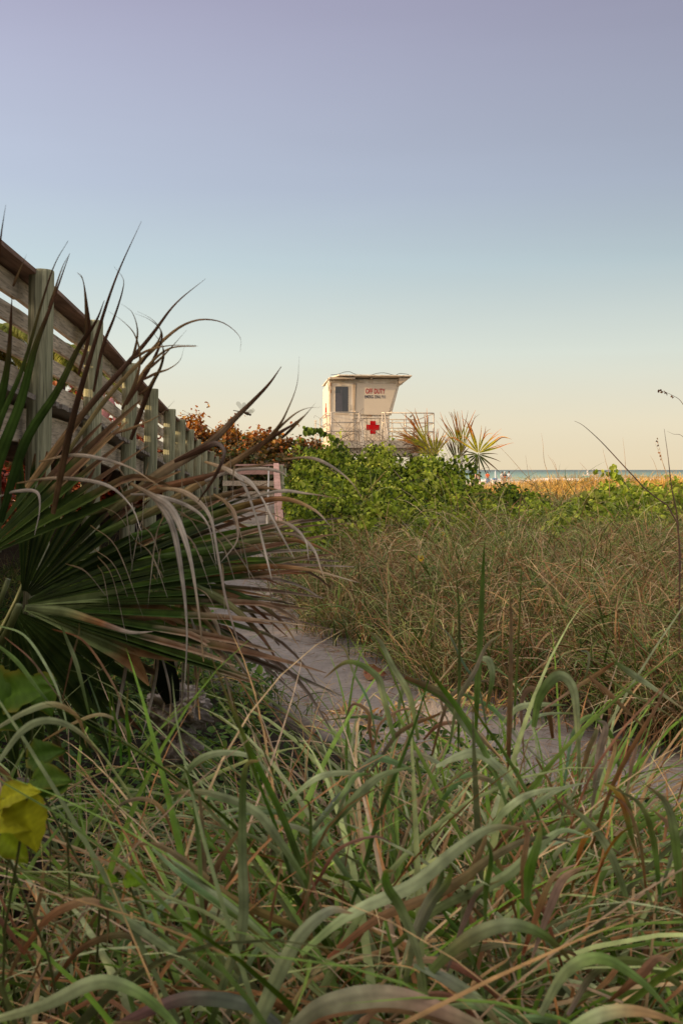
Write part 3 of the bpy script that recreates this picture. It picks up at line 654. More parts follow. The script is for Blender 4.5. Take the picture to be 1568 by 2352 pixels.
# leafy arching branch at the left of it
bx = crom([at(800, 1030, 18.4), at(765, 1005, 18.4), at(730, 985, 18.4), at(700, 986, 18.4)], 14)
o = MB().tube(bx, [.012-.0006*i for i in range(15)], 5).build('branch', M['twig'], sp); o.matrix_parent_inverse = inv
b = LB(); n = 46; ii = rng.integers(2, 15, n); P = bx[ii]+rng.normal(0, .03, (n, 3)); leaves(b, P, np.stack([rng.normal(0, .5, n), rng.normal(-.3, .3, n), -np.ones(n)], 1), np.stack([rng.normal(0, .6, n), -np.ones(n), np.full(n, .5)], 1), rng.uniform(.07, .13, n), np.array(VG)[rng.integers(0, 3, n)])
o = b.build('foliage', M['vine'], sp, smooth=False); o.matrix_parent_inverse = inv
sp, inv = spray('bare_vine', 'tangle of dry stems between the tower deck and the small fan palms', [at(x_, 1110, 18.3) for x_ in (930, 980, 1010, 1040, 1070)], [at(x_, y_, 18.3) for x_, y_ in ((900, 1020), (925, 1012), (945, 1025), (985, 1050), (1015, 1060), (1035, 1048), (1060, 1060), (1085, 1070), (1125, 1080), (1040, 1085))], 44, 9, .005)
b = LB(); n = 70; P = np.array([at(rng.uniform(985, 1100), rng.uniform(1040, 1105), 18.2) for _ in range(n)]); leaves(b, P, np.stack([rng.normal(0, .5, n), rng.normal(-.3, .3, n), -np.ones(n)], 1), np.stack([rng.normal(0, .6, n), -np.ones(n), np.full(n, .5)], 1), rng.uniform(.07, .12, n), np.array(VG)[rng.integers(0, 4, n)])
o = b.build('foliage', M['vine'], sp, smooth=False); o.matrix_parent_inverse = inv
# branch of leaves reaching up at the right
rt = tag(empty('leafy_branch', at(1440, 1125, 18)), 'slender leafy vine branch arching left above the sea at right', 'plant'); inv = Matrix.Translation(-at(1440, 1125, 18))
bx = crom([at(1445, 1125, 18), at(1425, 1100, 18), at(1395, 1085, 18), at(1362, 1079, 18)], 14); by = crom([at(1425, 1100, 18), at(1412, 1088, 18), at(1405, 1070, 18)], 14)
o = MB().tube(bx, .008, 5).tube(by, .006, 5).build('branch', M['twig'], rt); o.matrix_parent_inverse = inv
b = LB(); n = 60; al = np.concatenate([bx, by]); P = al[rng.integers(0, len(al), n)]+rng.normal(0, .02, (n, 3)); leaves(b, P, np.stack([rng.normal(0, .5, n), rng.normal(-.3, .3, n), -np.ones(n)], 1), np.stack([rng.normal(0, .6, n), -np.ones(n), np.full(n, .5)], 1), rng.uniform(.06, .11, n), np.array(VG2)[rng.integers(2, 7, n)])
o = b.build('foliage', M['vine'], rt, smooth=False); o.matrix_parent_inverse = inv

# ------------------------------------------------------------------ fan palm leaf
def fan(buf, hub, main, nrm, a0, a1, n, L, fuse=.45, droop=.5, tipbreak=.4, cg=G_DARK, cg2=G_MID, ct=BRN, ct2=TAN, tipst=.6, seed=0, lvar=.12, cup=.0, wmul=1.0, mess=.008):
    r = random.Random(seed); hub = Vector(hub); main = Vector(main).normalized(); nrm = Vector(nrm); nrm = (nrm-main*nrm.dot(main)).normalized(); sd = nrm.cross(main)
    st = 18; dth = R(a1-a0)/n
    for i in range(n):
        a = R(a0+(a1-a0)*(i+.5)/n)+r.gauss(0, dth*.12)
        d = (main*math.cos(a)+sd*math.sin(a)+nrm*cup).normalized(); Li = L*(1-lvar*r.random())*(.82+.18*math.cos(a-R((a0+a1)/2)*1.0))
        brk = r.uniform(.6, .85) if r.random() < tipbreak else 9
        pts = [Vector(hub)+d*.02]; dirs = []; cur = Vector(d); dr = droop*r.uniform(.5, 1.5)
        for k in range(st):
            t = (k+.5)/st
            g = dr*max(0, t-.35)*2.2/st + (1.7*r.uniform(.5, 1)*3/st if t > brk and t < brk+.2 else 0)
            cur = (cur+Vector((0, 0, -1))*g+nrm*r.gauss(0, mess)+sd*r.gauss(0, mess)).normalized(); dirs.append(Vector(cur)); pts.append(pts[-1]+cur*Li/st)
        dirs.append(dirs[-1]); Vv = []; Kk = []
        base = mixc(cg, cg2, r.random()); tip = mixc(ct, ct2, r.random()); ts = tipst*r.uniform(.8, 1.25)
        tws = r.gauss(0, .5)
        for k in range(st+1):
            t = k/st
            w = Li*math.tan(dth/2)*min(t, fuse)*1.02*wmul
            if t > fuse: w = w*(1-((t-fuse)/(1-fuse))**1.1)**.85+.0004
            w += .0012
            c = nrm.cross(dirs[k]).normalized(); tw = tws*max(0, t-fuse)*2; nn = dirs[k].cross(c)
            c2 = c*math.cos(tw)+nn*math.sin(tw); n2 = nn*math.cos(tw)-c*math.sin(tw)
            fd = .55 if t < fuse else .55-.2*(t-fuse)
            Vv += [pts[k]-c2*w, pts[k]-n2*w*fd, pts[k]+c2*w]
            q_ = max(0, min(1, (t-ts)/.12)); q2 = max(0, min(1, (t-ts-.15)/.25))
            col = mixc(mixc(base, ct, q_), tip, q2) if q_ > 0 else base
            edge = mixc(col, G_YEL, .12) if t < ts else mixc(col, tip, .6)
            Kk += [edge, col, edge]
        V = np.array([list(v) for v in Vv]); K = np.array(Kk); b_ = np.arange(st)[:, None]*3+np.arange(2)[None]
        buf.add(V, np.stack([b_, b_+1, b_+4, b_+3], -1), K)

# small fan palms next to the tower
def small_palm(label, D, hubs, stem):
    base = at(*stem[0], D); base.z = float(gz(base.x, base.y))-.05
    rt = tag(empty('fan_palm', base), label, 'palm', 'small fan palms beside the tower'); inv = Matrix.Translation(-base)
    for k, (px, py, main_deg, yaw, a0, a1, n, Lp, kw) in enumerate(hubs):
        b = LB(); h = at(px, py, D+.1*k); m_ = Vector((math.cos(R(main_deg)), -.15, math.sin(R(main_deg))))
        nr = Vector((math.sin(R(yaw)), -math.cos(R(yaw)), .25)); fan(b, h, m_, nr, a0, a1, n, Lp/F*D, seed=px, **kw)
        o = b.build('frond', M['palm'], rt, smooth=False); o.matrix_parent_inverse = inv
        o = MB().tube(crom([base, (base+h)/2+Vector((.05*k, 0, .05)), h], 10), [.016-.0008*s_ for s_ in range(11)], 6).build('leaf_stem', M['vine2'], rt, smooth=True); o.matrix_parent_inverse = inv
M['vine2'] = mat_plain('green_stem', (.12, .14, .04), .6, var=.4, scale=30)
YG = dict(mess=.05, cg=(.26, .28, .02), cg2=(.66, .56, .05), ct=(.50, .16, .03), ct2=(.62, .36, .09))
small_palm('yellow green fan palm with leaves swept left in front of the tower deck', 18.6, [
    (981, 1026, 132, 15, -40, 46, 24, 104, dict(droop=.3, tipbreak=.25, tipst=.45, lvar=.35, **YG)), (997, 1050, 105, -10, -55, 60, 20, 70, dict(droop=.4, tipbreak=.3, tipst=.6, **YG)), (985, 1030, 160, 25, -40, 40, 12, 70, dict(droop=.6, tipst=.4, tipbreak=.3, cg=TAN, cg2=OLIVE))], [(1000, 1100)])
small_palm('narrow upright fan palm, the middle one of three right of the tower', 18.9, [
    (1060, 1040, 100, 20, -30, 28, 18, 108, dict(droop=.25, tipbreak=.2, tipst=.45, **YG)), (1055, 1050, 75, 60, -70, 60, 12, 55, dict(droop=.9, tipst=.4, tipbreak=.4, cg=OLIVE, cg2=TAN)), (1048, 1062, 108, 40, -22, 20, 8, 75, dict(droop=.2, tipst=.4, cg=G_MID, cg2=OLIVE, ct=BRN, ct2=RUST))], [(1058, 1110)])
small_palm('star shaped fan palm with all segments spread, right of the middle palm', 18.4, [
    (1098, 1041, 88, -8, -74, 66, 18, 104, dict(droop=.4, fuse=.3, tipbreak=.5, tipst=.45, lvar=.4, **YG)), (1097, 1043, 270, 8, -110, 100, 12, 78, dict(droop=.45, fuse=.2, tipbreak=.3, lvar=.4, tipst=.5, cg=G_DARK, cg2=OLIVE, ct=BRN, ct2=RUST))], [(1070, 1130)])

# feather palms behind the boardwalk
def coco(label, base, h, n, L, seed):
    r = random.Random(seed); base = Vector(base); rt = tag(empty('coconut_palm', base), label, 'palm', 'palm trees behind the boardwalk'); inv = Matrix.Translation(-base)
    tp = base+Vector((r.uniform(-.3, .3), .2, h)); o = MB().tube(crom([base, base.lerp(tp, .5)+Vector((.1, 0, 0)), tp], 12), [.16-.006*s_ for s_ in range(13)], 10).build('trunk', M['twig'], rt, smooth=True); o.matrix_parent_inverse = inv
    for f in range(int(n*1.5)):
        az = f/n*6.283*2+r.uniform(-.2, .2); el = R(r.uniform(-10, 45)); cur = Vector((math.cos(el)*math.cos(az), math.cos(el)*math.sin(az), math.sin(el))); p = Vector(tp); pts = [p.copy()]
        for k in range(14): cur = (cur+Vector((0, 0, -.10-.006*k))).normalized(); p = p+cur*L/14; pts.append(p.copy())
        b = LB(); P = crom(pts, 70); T = np.gradient(P, axis=0); T /= np.linalg.norm(T, axis=1, keepdims=True)
        ribbon(b, pts, .035, [OLIVE, OLIVE], n=14, roll=0, prof='strip')
        for sg in (-1, 1):
            S = np.cross(T, [0, 0, 1])*sg; S /= np.linalg.norm(S, axis=1, keepdims=True)+1e-6; dd_ = S*.8+T*.6; dd_[:, 2] -= .35; dd_ /= np.linalg.norm(dd_, axis=1, keepdims=True)
            az_ = np.arctan2(dd_[:, 1], dd_[:, 0]); ti = np.arcsin(dd_[:, 2]); m_ = len(P); ll = L*.26*np.sin(np.linspace(.25, 2.95, m_))+.05
            k0 = np.tile(np.array([(.16, .20, .035)]), (m_, 1))*rng.uniform(.6, 1.5, (m_, 1)); k1 = np.tile(np.array([(.32, .28, .05)]), (m_, 1))
            blades(b, P, az_, ti, np.full(m_, .7), ll, np.full(m_, .035), k0, k1, nseg=4, wob=.05)
        o = b.build('frond', M['palm'], rt, smooth=False); o.matrix_parent_inverse = inv
coco('coconut palm whose fronds show through the fence left of the first post', (-6.9, 20.0, 0), 4.0, 18, 1.35, 1)
coco('coconut palm seen in the fence gap between first and second posts', (-7.2, 24.5, 0), 4.1, 18, 1.45, 2)
coco('coconut palm seen in the fence gap beyond the second post', (-7.6, 30.5, 0), 4.1, 16, 1.5, 3)
coco('coconut palm standing over the thicket at the near end of the boardwalk', (-7.6, 6.5, 0), 3.6, 18, 2.2, 4)
coco('coconut palm at the landward end beside the boardwalk', (-7.2, .5, 0), 4.2, 18, 2.4, 5)

# ------------------------------------------------------------------ foreground fan palm (traced leaf by leaf)
PB = at(-40, 1395, 2.25); base = Vector((PB.x-.05, 2.5, float(gz(-1, 2.5))-.05))
palm = tag(empty('fan_palm', base), 'big dark fan palm with ragged brown tips filling the left foreground', 'palm'); pinv = Matrix.Translation(-base)
def pf(name, b, mat=M['palm'], smooth=False): o = b.build(name, mat, palm, smooth=smooth); o.matrix_parent_inverse = pinv; return o
H1 = at(45, 1390, 2.25)
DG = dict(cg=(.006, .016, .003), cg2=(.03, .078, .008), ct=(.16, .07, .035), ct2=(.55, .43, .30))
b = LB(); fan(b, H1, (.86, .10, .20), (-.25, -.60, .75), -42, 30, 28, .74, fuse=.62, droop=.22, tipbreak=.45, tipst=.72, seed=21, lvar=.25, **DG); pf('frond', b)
b = LB(); fan(b, H1+Vector((0, .02, .01)), (.35, .15, .75), (.35, -.85, .15), -45, 30, 15, .36, fuse=.62, droop=.10, tipbreak=.15, tipst=.8, seed=22, cg=(.005, .012, .004), cg2=(.02, .045, .008), ct=BRN, ct2=RUST); pf('frond', b)
b = LB(); fan(b, H1+Vector((0, -.02, 0)), (.95, -.12, -.05), (.0, -.8, .55), -24, 16, 5, .40, fuse=.75, droop=.10, tipbreak=.6, tipst=.7, seed=23, cg=(.14, .19, .07), cg2=(.20, .25, .11), ct=RUST, ct2=TAN, wmul=1.05); pf('frond', b)
b = LB(); fan(b, at(-60, 1290, 2.0), (.62, .20, .62), (-.5, -.8, .3), -28, 18, 8, .46, fuse=.5, droop=.12, tipbreak=.25, tipst=.55, seed=24, cg=(.015, .035, .006), cg2=(.05, .09, .014), ct=BRN, ct2=TAN, lvar=.25); pf('frond', b)  # greens of this frond and the next darkened for their shaded side
b = LB(); fan(b, at(20, 1330, 2.5), (.94, .15, .20), (-.3, -.75, .6), -22, 8, 11, .74, fuse=.5, droop=.25, tipbreak=.5, tipst=.66, seed=25, cg=(.010, .024, .005), cg2=(.035, .065, .010), ct=(.20, .08, .035), ct2=STRAW, lvar=.3); pf('frond', b)
b = LB(); fan(b, at(60, 1330, 2.45), (.93, .1, .02), (-.1, -.75, .65), -26, 16, 18, .86, fuse=.5, droop=.28, tipbreak=.4, tipst=.62, seed=26, cg=(.02, .05, .006), cg2=(.09, .16, .014), ct=BRN, ct2=GREY, lvar=.25); pf('frond', b)
b = LB(); fan(b, at(30, 1400, 2.35), (.25, .2, -.95), (.2, -.9, .1), -42, 50, 14, .46, fuse=.6, droop=.1, tipbreak=.1, tipst=.85, seed=27, cg=(.02, .04, .01), cg2=(.05, .09, .025)); pf('frond', b)
b = LB(); fan(b, at(430, 1330, 2.55), (.1, .1, -.98), (.1, -.9, .1), -30, 30, 18, .42, fuse=.25, droop=.2, tipbreak=.2, tipst=.15, seed=28, cg=BRN, cg2=RUST, ct=TAN, ct2=GREY, lvar=.5, wmul=1.6); pf('dead_frond', b)
# petioles
for a_, e_ in ((H1, .009), (at(-60, 1290, 2.0), .008), (at(20, 1330, 2.5), .007), (at(60, 1330, 2.45), .007)):
    pf('leaf_stem', MB().tube(crom([base, base.lerp(a_, .55)+Vector((-.1, 0, .1)), a_], 12), [e_*(1.3-.03*s_) for s_ in range(13)], 8), M['vine2'], True)
pf('trunk', MB().tube([base, base+Vector((0, 0, .25)), base+Vector((.02, 0, .5))], [.12, .14, .09], 12), M['twig'], True)
DKB = (.07, .035, .02); GRN = (.07, .13, .025); DGR = (.025, .055, .012)
T = [ # depth0, depth1, width(mm), colours, roll, profile, points
 (1.9, 1.75, 24, [(.16,.10,.05), DKB, DKB, (.10,.05,.035)], .9, 'whip', [(120, 1180), (160, 980), (215, 790), (265, 640), (325, 508)]),
 (2.0, 1.85, 22, [TAN, DKB, BRN, BRN], .8, 'whip', [(60, 1120), (180, 960), (330, 790), (400, 700), (472, 640)]),
 (2.1, 1.9, 14, [OLIVE, TAN, BRN, (.16,.1,.06)], .7, 'whip', [(80, 1150), (240, 920), (370, 785), (440, 738), (505, 738), (550, 772), (552, 808)]),
 (2.1, 1.9, 28, [OLIVE, (.34,.24,.15), (.28,.19,.12), BRN, RUST], .3, 'whip', [(250, 1180), (370, 1085), (470, 1025), (545, 955), (612, 888), (646, 842)]),
 (2.2, 2.0, 24, [OLIVE, TAN, DKB, BRN, BRN], .5, 'whip', [(300, 1200), (440, 1120), (560, 1045), (630, 1000), (672, 975), (697, 955)]),
 (1.7, 1.6, 15, [GRN, GRN, BRN, BRN], .4, 'whip', [(-40, 1130), (-5, 980), (50, 850), (95, 700), (125, 610), (157, 553)]),
 (1.6, 1.5, 12, [GRN, BRN, BRN], .3, 'whip', [(-60, 850), (-15, 680), (3, 540), (14, 470)]),
 (1.7, 1.6, 26, [DGR, GRN, GRN, BRN, BRN], .2, 'whip', [(-60, 1280), (-10, 1080), (45, 930), (80, 800), (118, 700), (160, 583)]),
 (1.7, 1.6, 20, [DGR, GRN, BRN, BRN], .4, 'whip', [(-50, 1100), (0, 920), (18, 830), (25, 740), (28, 680)]),
 (1.8, 1.7, 22, [DGR, GRN, DKB, BRN], .2, 'whip', [(0, 1200), (55, 1020), (130, 900), (180, 800), (220, 740), (240, 690)]),
 (1.8, 1.7, 10, [BRN, BRN, TAN], .4, 'whip', [(180, 860), (204, 770), (200, 700), (190, 640), (178, 626)]),
 (1.85, 1.8, 9, [BRN, BRN, TAN], .4, 'whip', [(215, 900), (235, 800), (262, 730), (281, 670), (283, 640), (262, 612)]),
 (1.85, 1.8, 9, [BRN, TAN, GREY], .4, 'whip', [(280, 940), (310, 880), (322, 820), (310, 770), (285, 740), (250, 715)]),
 (1.9, 1.8, 9, [BRN, BRN, TAN], .4, 'whip', [(290, 930), (340, 850), (368, 790), (370, 760), (345, 735), (310, 720)]),
 (1.9, 1.8, 9, [TAN, TAN, GREY], .4, 'whip', [(300, 900), (340, 840), (390, 800), (450, 795), (430, 792)]),
 (1.9, 1.8, 14, [BRN, DKB, BRN], .5, 'whip', [(300, 1010), (340, 900), (370, 840), (375, 800), (350, 760)]),
 (1.85, 1.75, 7, [BRN, TAN, GREY], .3, 'whip', [(299, 837), (311, 798), (316, 758), (304, 718), (279, 698)]),
 (1.85, 1.75, 7, [BRN, TAN, GREY], .3, 'whip', [(324, 837), (344, 808), (364, 783), (369, 758), (349, 733), (316, 715)]),
 (1.85, 1.75, 7, [BRN, TAN, GREY], .3, 'whip', [(319, 907), (344, 887), (366, 847), (374, 808), (369, 768)]),
 (1.85, 1.75, 7, [BRN, TAN, GREY], .3, 'whip', [(299, 828), (344, 803), (398, 793), (456, 795)]),
 (1.85, 1.75, 7, [BRN, TAN, GREY], .3, 'whip', [(329, 857), (369, 823), (398, 793), (429, 758)]),
 (1.85, 1.75, 7, [BRN, TAN, GREY], .3, 'whip', [(329, 872), (359, 857), (388, 847), (413, 828), (423, 798)]),
 (1.85, 1.75, 7, [BRN, TAN, GREY], .3, 'whip', [(588, 1032), (637, 982), (662, 937), (682, 882), (687, 819)]),
 (1.85, 1.75, 7, [BRN, TAN, GREY], .3, 'whip', [(647, 1007), (697, 957), (725, 925)]),
 (1.85, 1.75, 7, [BRN, TAN, GREY], .3, 'whip', [(259, 997), (319, 977), (369, 952), (401, 920)]),
 (1.85, 1.75, 7, [BRN, TAN, GREY], .3, 'whip', [(112, 708), (122, 678), (144, 613), (162, 581)]),
 (1.85, 1.75, 7, [BRN, TAN, GREY], .3, 'whip', [(199, 778), (197, 708), (192, 648), (178, 626)]),
 (1.85, 1.75, 7, [BRN, TAN, GREY], .3, 'whip', [(30, 658), (47, 618), (62, 584)]),
 (1.85, 1.75, 7, [BRN, TAN, GREY], .3, 'whip', [(588, 1037), (657, 967), (697, 940), (737, 935)]),
 # grey hanging strips
 (1.95, 1.8, 26, [TAN, GREY, GREY, TAN], .2, 'strip', [(300, 1110), (345, 1135), (395, 1170), (432, 1260), (455, 1390), (468, 1520)]),
 (1.95, 1.8, 24, [TAN, GREY, GREY, GREY], .5, 'strip', [(320, 1120), (360, 1150), (398, 1210), (420, 1330), (430, 1450), (424, 1590)]),
 (2.0, 1.85, 18, [TAN, GREY, (.3,.22,.18)], .3, 'strip', [(360, 1120), (425, 1130), (480, 1180), (500, 1270), (520, 1380), (555, 1500)]),
 (2.0, 1.9, 16, [GREY, GREY, (.5,.42,.37)], .1, 'strip', [(470, 1105), (532, 1082), (600, 1076), (640, 1083), (660, 1094)]),
 (2.0, 1.85, 18, [TAN, GREY, GREY, GREY], .3, 'strip', [(470, 1060), (522, 1078), (556, 1105), (586, 1180), (606, 1255), (624, 1330)]),
 (2.05, 1.9, 16, [GREY, GREY, GREY], .3, 'strip', [(530, 1085), (570, 1103), (600, 1142), (635, 1208), (676, 1283)]),
 (2.0, 1.9, 16, [TAN, (.45,.32,.22), GREY], .2, 'strip', [(490, 1135), (520, 1155), (541, 1185), (545, 1241), (508, 1291)]),
 (1.95, 1.85, 16, [GREY, GREY, GREY], .2, 'strip', [(300, 1135), (356, 1138), (432, 1162), (478, 1205), (497, 1295)]),
 (2.0, 1.9, 13, [TAN, GREY, GREY], .2, 'strip', [(620, 1195), (665, 1205), (700, 1238), (709, 1285)]),
 (2.0, 1.9, 13, [TAN, GREY, TAN], .2, 'strip', [(610, 1225), (680, 1230), (720, 1262), (738, 1310), (750, 1340)]),
 (1.9, 1.85, 24, [BRN, DKB, (.22,.17,.15), DKB, BRN], .3, 'strip', [(400, 1060), (461, 1032), (497, 1018), (516, 1040), (494, 1095), (455, 1153)]),
 (1.9, 1.8, 12, [TAN, GREY, TAN], .2, 'strip', [(650, 1055), (710, 1051), (758, 1069), (804, 1105), (835, 1150)]),
 (1.9, 1.8, 12, [GREY, GREY, TAN], .2, 'strip', [(560, 1150), (640, 1128), (710, 1134), (780, 1145)]),
 (1.95, 1.8, 14, [TAN, GREY, GREY], .2, 'strip', [(40, 1110), (130, 1098), (240, 1112), (300, 1160), (325, 1220)]),
 (1.9, 1.8, 14, [TAN, GREY, TAN], .2, 'strip', [(90, 1060), (180, 1045), (290, 1070), (370, 1120)]),
 (1.8, 1.75, 12, [GREY, (.5,.42,.37), GREY], .2, 'strip', [(0, 1140), (40, 1128), (85, 1130), (92, 1170), (80, 1230)]),
 # brown blades sweeping right
 (2.2, 2.0, 26, [OLIVE, (.25,.12,.06), BRN, TAN], .3, 'spear', [(200, 1180), (340, 1130), (450, 1100), (560, 1075), (640, 1060)]),
 (2.3, 2.1, 26, [GRN, OLIVE, BRN, TAN], .3, 'spear', [(220, 1230), (360, 1170), (480, 1145), (590, 1120), (660, 1130)]),
 (2.3, 2.1, 24, [GRN, GRN, RUST, TAN, GREY], .3, 'spear', [(300, 1230), (430, 1200), (560, 1160), (650, 1145), (720, 1170), (760, 1210)]),
 (2.3, 2.1, 24, [GRN, GRN, OLIVE, RUST, TAN], .3, 'spear', [(350, 1280), (480, 1262), (600, 1240), (700, 1245), (800, 1290)]),
 (2.3, 2.1, 22, [GRN, GRN, RUST, TAN, GREY], .3, 'spear', [(350, 1320), (500, 1310), (620, 1300), (720, 1310), (830, 1340)]),
 (2.3, 2.1, 20, [DGR, GRN, BRN, TAN], .4, 'spear', [(430, 1340), (560, 1370), (640, 1420), (690, 1490)]),
 (2.2, 2.1, 22, [DGR, OLIVE, BRN, BRN], .4, 'spear', [(440, 1340), (530, 1390), (600, 1460), (650, 1540)]),
 (2.0, 1.9, 22, [(.16,.2,.09), (.2,.24,.1), RUST, GREY, GREY], .2, 'spear', [(60, 1395), (150, 1405), (230, 1430), (300, 1452), (355, 1450)]),
 # hanging ones under the crown
 (2.3, 2.2, 22, [RUST, TAN, GREY, BRN], .4, 'strip', [(283, 1330), (300, 1400), (292, 1520), (270, 1640), (262, 1710)]),
 (2.3, 2.2, 20, [BRN, TAN, GREY, GREY], .4, 'strip', [(330, 1420), (362, 1500), (350, 1600), (325, 1700)]),
 (2.3, 2.2, 14, [TAN, GREY, TAN], .4, 'strip', [(350, 1440), (370, 1500), (390, 1580), (395, 1650)]),
 (2.2, 2.1, 18, [TAN, TAN, GREY], .3, 'strip', [(430, 1380), (465, 1418), (505, 1463), (545, 1510), (572, 1550)]),
 (2.2, 2.1, 18, [TAN, GREY, TAN], .3, 'strip', [(460, 1380), (500, 1440), (515, 1540), (540, 1640)]),
 (2.2, 2.1, 16, [GREY, TAN, GREY], .3, 'strip', [(440, 1420), (462, 1500), (452, 1580), (445, 1650)]),
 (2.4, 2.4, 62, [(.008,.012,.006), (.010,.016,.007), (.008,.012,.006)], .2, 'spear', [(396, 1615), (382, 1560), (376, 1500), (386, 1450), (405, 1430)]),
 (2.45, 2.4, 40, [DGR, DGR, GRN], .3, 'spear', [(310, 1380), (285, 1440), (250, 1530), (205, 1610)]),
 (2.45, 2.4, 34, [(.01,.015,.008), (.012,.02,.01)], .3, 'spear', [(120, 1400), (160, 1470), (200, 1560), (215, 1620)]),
]
nb_ = 0
for (d0, d1, wmm, cols, roll, prof, pts) in T:
    n = len(pts); P = [at(x, y, d0+(d1-d0)*i/(n-1)) for i, (x, y) in enumerate(pts)]
    b = LB(); ribbon(b, P, wmm/1000*(.58 if prof == 'strip' else .9 if wmm < 50 else 1), cols, n=26, roll=roll, fold=.35, prof=prof, twist=rnd.uniform(-.4, .8)); pf('leaf_segment', b, smooth=True)
# loose fibres
b = LB()
for i in range(36):
    if i: pf('fibre', b); b = LB()
    x0, y0 = rnd.uniform(150, 620), rnd.uniform(1040, 1350); dx = rnd.gauss(40, 50); dy = rnd.uniform(60, 220); D = rnd.uniform(1.9, 2.3)
    ribbon(b, [at(x0, y0, D), at(x0+dx*.5, y0+dy*.25, D), at(x0+dx, y0+dy, D)], rnd.uniform(.002, .005), [TAN, GREY], n=10, roll=rnd.uniform(-.5, .5), prof='strip')
pf('fibre', b)

# ------------------------------------------------------------------ grasses
def pick(cols, n, var=.25):
    c = np.array(cols)[rng.integers(0, len(cols), n)]; return c*rng.uniform(1-var, 1+var, (n, 1))
# dune grass right of the path
def region(n, ymin, ymax, f, pw=1.0):
    out = []; tot = 0
    while tot < n:
        y = ymin+(ymax-ymin)*rng.random(n)**pw; x = (rng.random(n)*1.15-.42)*.72*y+0; m = f(x, y); x, y = x[m], y[m]; out.append(np.stack([x, y], 1)); tot += len(x)
    return np.concatenate(out)[:n]
def inside_vine(x, y):
    px = 784+x/y*F; return (y > 15.2) & (px < 1110) & (px > 640)
def tufts(b, pts, per, hmul=1.0, dryf=None, wsc=1.0, spread=.10):
    m = len(pts); k = rng.integers(int(per*.5), int(per*1.5), m); idx = np.repeat(np.arange(m), k); n = len(idx)
    az = rng.uniform(0, 6.283, n); rr = spread*np.sqrt(rng.random(n)); x = pts[idx, 0]+rr*np.cos(az); y = pts[idx, 1]+rr*np.sin(az)
    th = np.exp(rng.normal(-.05, .36, m))[idx]*hmul; dr = (rng.random(m) < dryf(pts[:, 0], pts[:, 1]))[idx] ^ (rng.random(n) < .22)
    lean = rng.uniform(0, 6.283, m)[idx]; az = az+.5*np.sin(lean-az)
    P = np.stack([x, y, gz(x, y)-.01], 1); sc = np.clip(y/9, .8, 2.0)*wsc
    tt = rng.uniform(.7, 1.25, m)[idx][:, None]
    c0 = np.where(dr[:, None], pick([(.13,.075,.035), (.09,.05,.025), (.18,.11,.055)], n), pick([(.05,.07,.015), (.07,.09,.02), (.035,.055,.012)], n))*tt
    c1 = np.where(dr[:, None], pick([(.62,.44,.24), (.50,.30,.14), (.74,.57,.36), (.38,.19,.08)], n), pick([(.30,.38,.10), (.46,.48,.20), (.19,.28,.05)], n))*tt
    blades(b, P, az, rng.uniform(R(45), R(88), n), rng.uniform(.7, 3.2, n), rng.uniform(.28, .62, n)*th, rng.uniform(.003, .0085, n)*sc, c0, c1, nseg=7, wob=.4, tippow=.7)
bankf = lambda x, y: (x-pathx(y) > .55+.15*np.sin(y*3)+.1*np.sin(x*9)) & ~((y < 5.2) & (x < pathx(y)+.8)) & ~((y > 17) & (x < 2.6))
b = LB(); tufts(b, region(2100, 4.4, 24, bankf, 1.35), 20, 1.0, lambda x, y: .60-.34*sstep(8.5, 13, y), 1.25)
n0 = region(9000, 4.4, 24, bankf, 1.2); n = len(n0); P = np.stack([n0[:, 0], n0[:, 1], gz(n0[:, 0], n0[:, 1])+rng.uniform(0, .1, n)], 1)
dry = rng.random(n) < .7-.35*sstep(9, 14, n0[:, 1])
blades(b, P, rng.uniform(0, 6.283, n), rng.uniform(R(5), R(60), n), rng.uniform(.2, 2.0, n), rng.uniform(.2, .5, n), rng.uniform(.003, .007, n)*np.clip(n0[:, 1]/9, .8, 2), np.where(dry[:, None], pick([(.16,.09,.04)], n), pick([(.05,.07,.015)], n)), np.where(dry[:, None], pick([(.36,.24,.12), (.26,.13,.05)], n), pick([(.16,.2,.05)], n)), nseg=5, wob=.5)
tag(b.build('dune_grass', M['dune']), 'tangled tan and green dune grass bank right of the sand path', 'grass', kind='stuff')
# broader blades within the bank
b = LB(); pts = region(4200, 4.3, 16, lambda x, y: (x-pathx(y) > .5), 1.2); n = len(pts)
P = np.stack([pts[:, 0], pts[:, 1], gz(pts[:, 0], pts[:, 1])], 1); dry = rng.random(n) < .45
c0 = np.where(dry[:, None], pick([RUST, TAN, BRN], n), pick([G_MID, G_DARK], n)); c1 = np.where(dry[:, None], pick([TAN, STRAW, RUST], n), pick([G_PALE, G_MID], n))
blades(b, P, rng.uniform(0, 6.283, n), rng.uniform(R(50), R(88), n), rng.uniform(.8, 2.8, n), rng.uniform(.35, .75, n), rng.uniform(.007, .015, n), c0, c1, nseg=9, wob=.3, fold=True)
tag(b.build('coarse_grass', M['grass']), 'coarser green and rust blades scattered through the dune grass bank', 'grass', kind='stuff')
# golden ridge grass catching the sun
b = LB(); n = 17000; y = rng.uniform(23, 31, n); x = rng.uniform(1.5, 14, n); P = np.stack([x, y, gz(x, y)-.02], 1)
blades(b, P, rng.uniform(0, 6.283, n), rng.uniform(R(35), R(90), n), rng.uniform(.4, 2.4, n), rng.uniform(.3, .62, n), rng.uniform(.008, .016, n), pick([(.48,.26,.07), (.50,.30,.08), (.34,.19,.05)], n), pick([(.80,.48,.11), (.72,.38,.08), (.85,.60,.18)], n), nseg=5, wob=.4)
tag(b.build('ridge_grass', M['dune']), 'golden dry grass along the sunlit dune ridge before the sea', 'grass', kind='stuff')
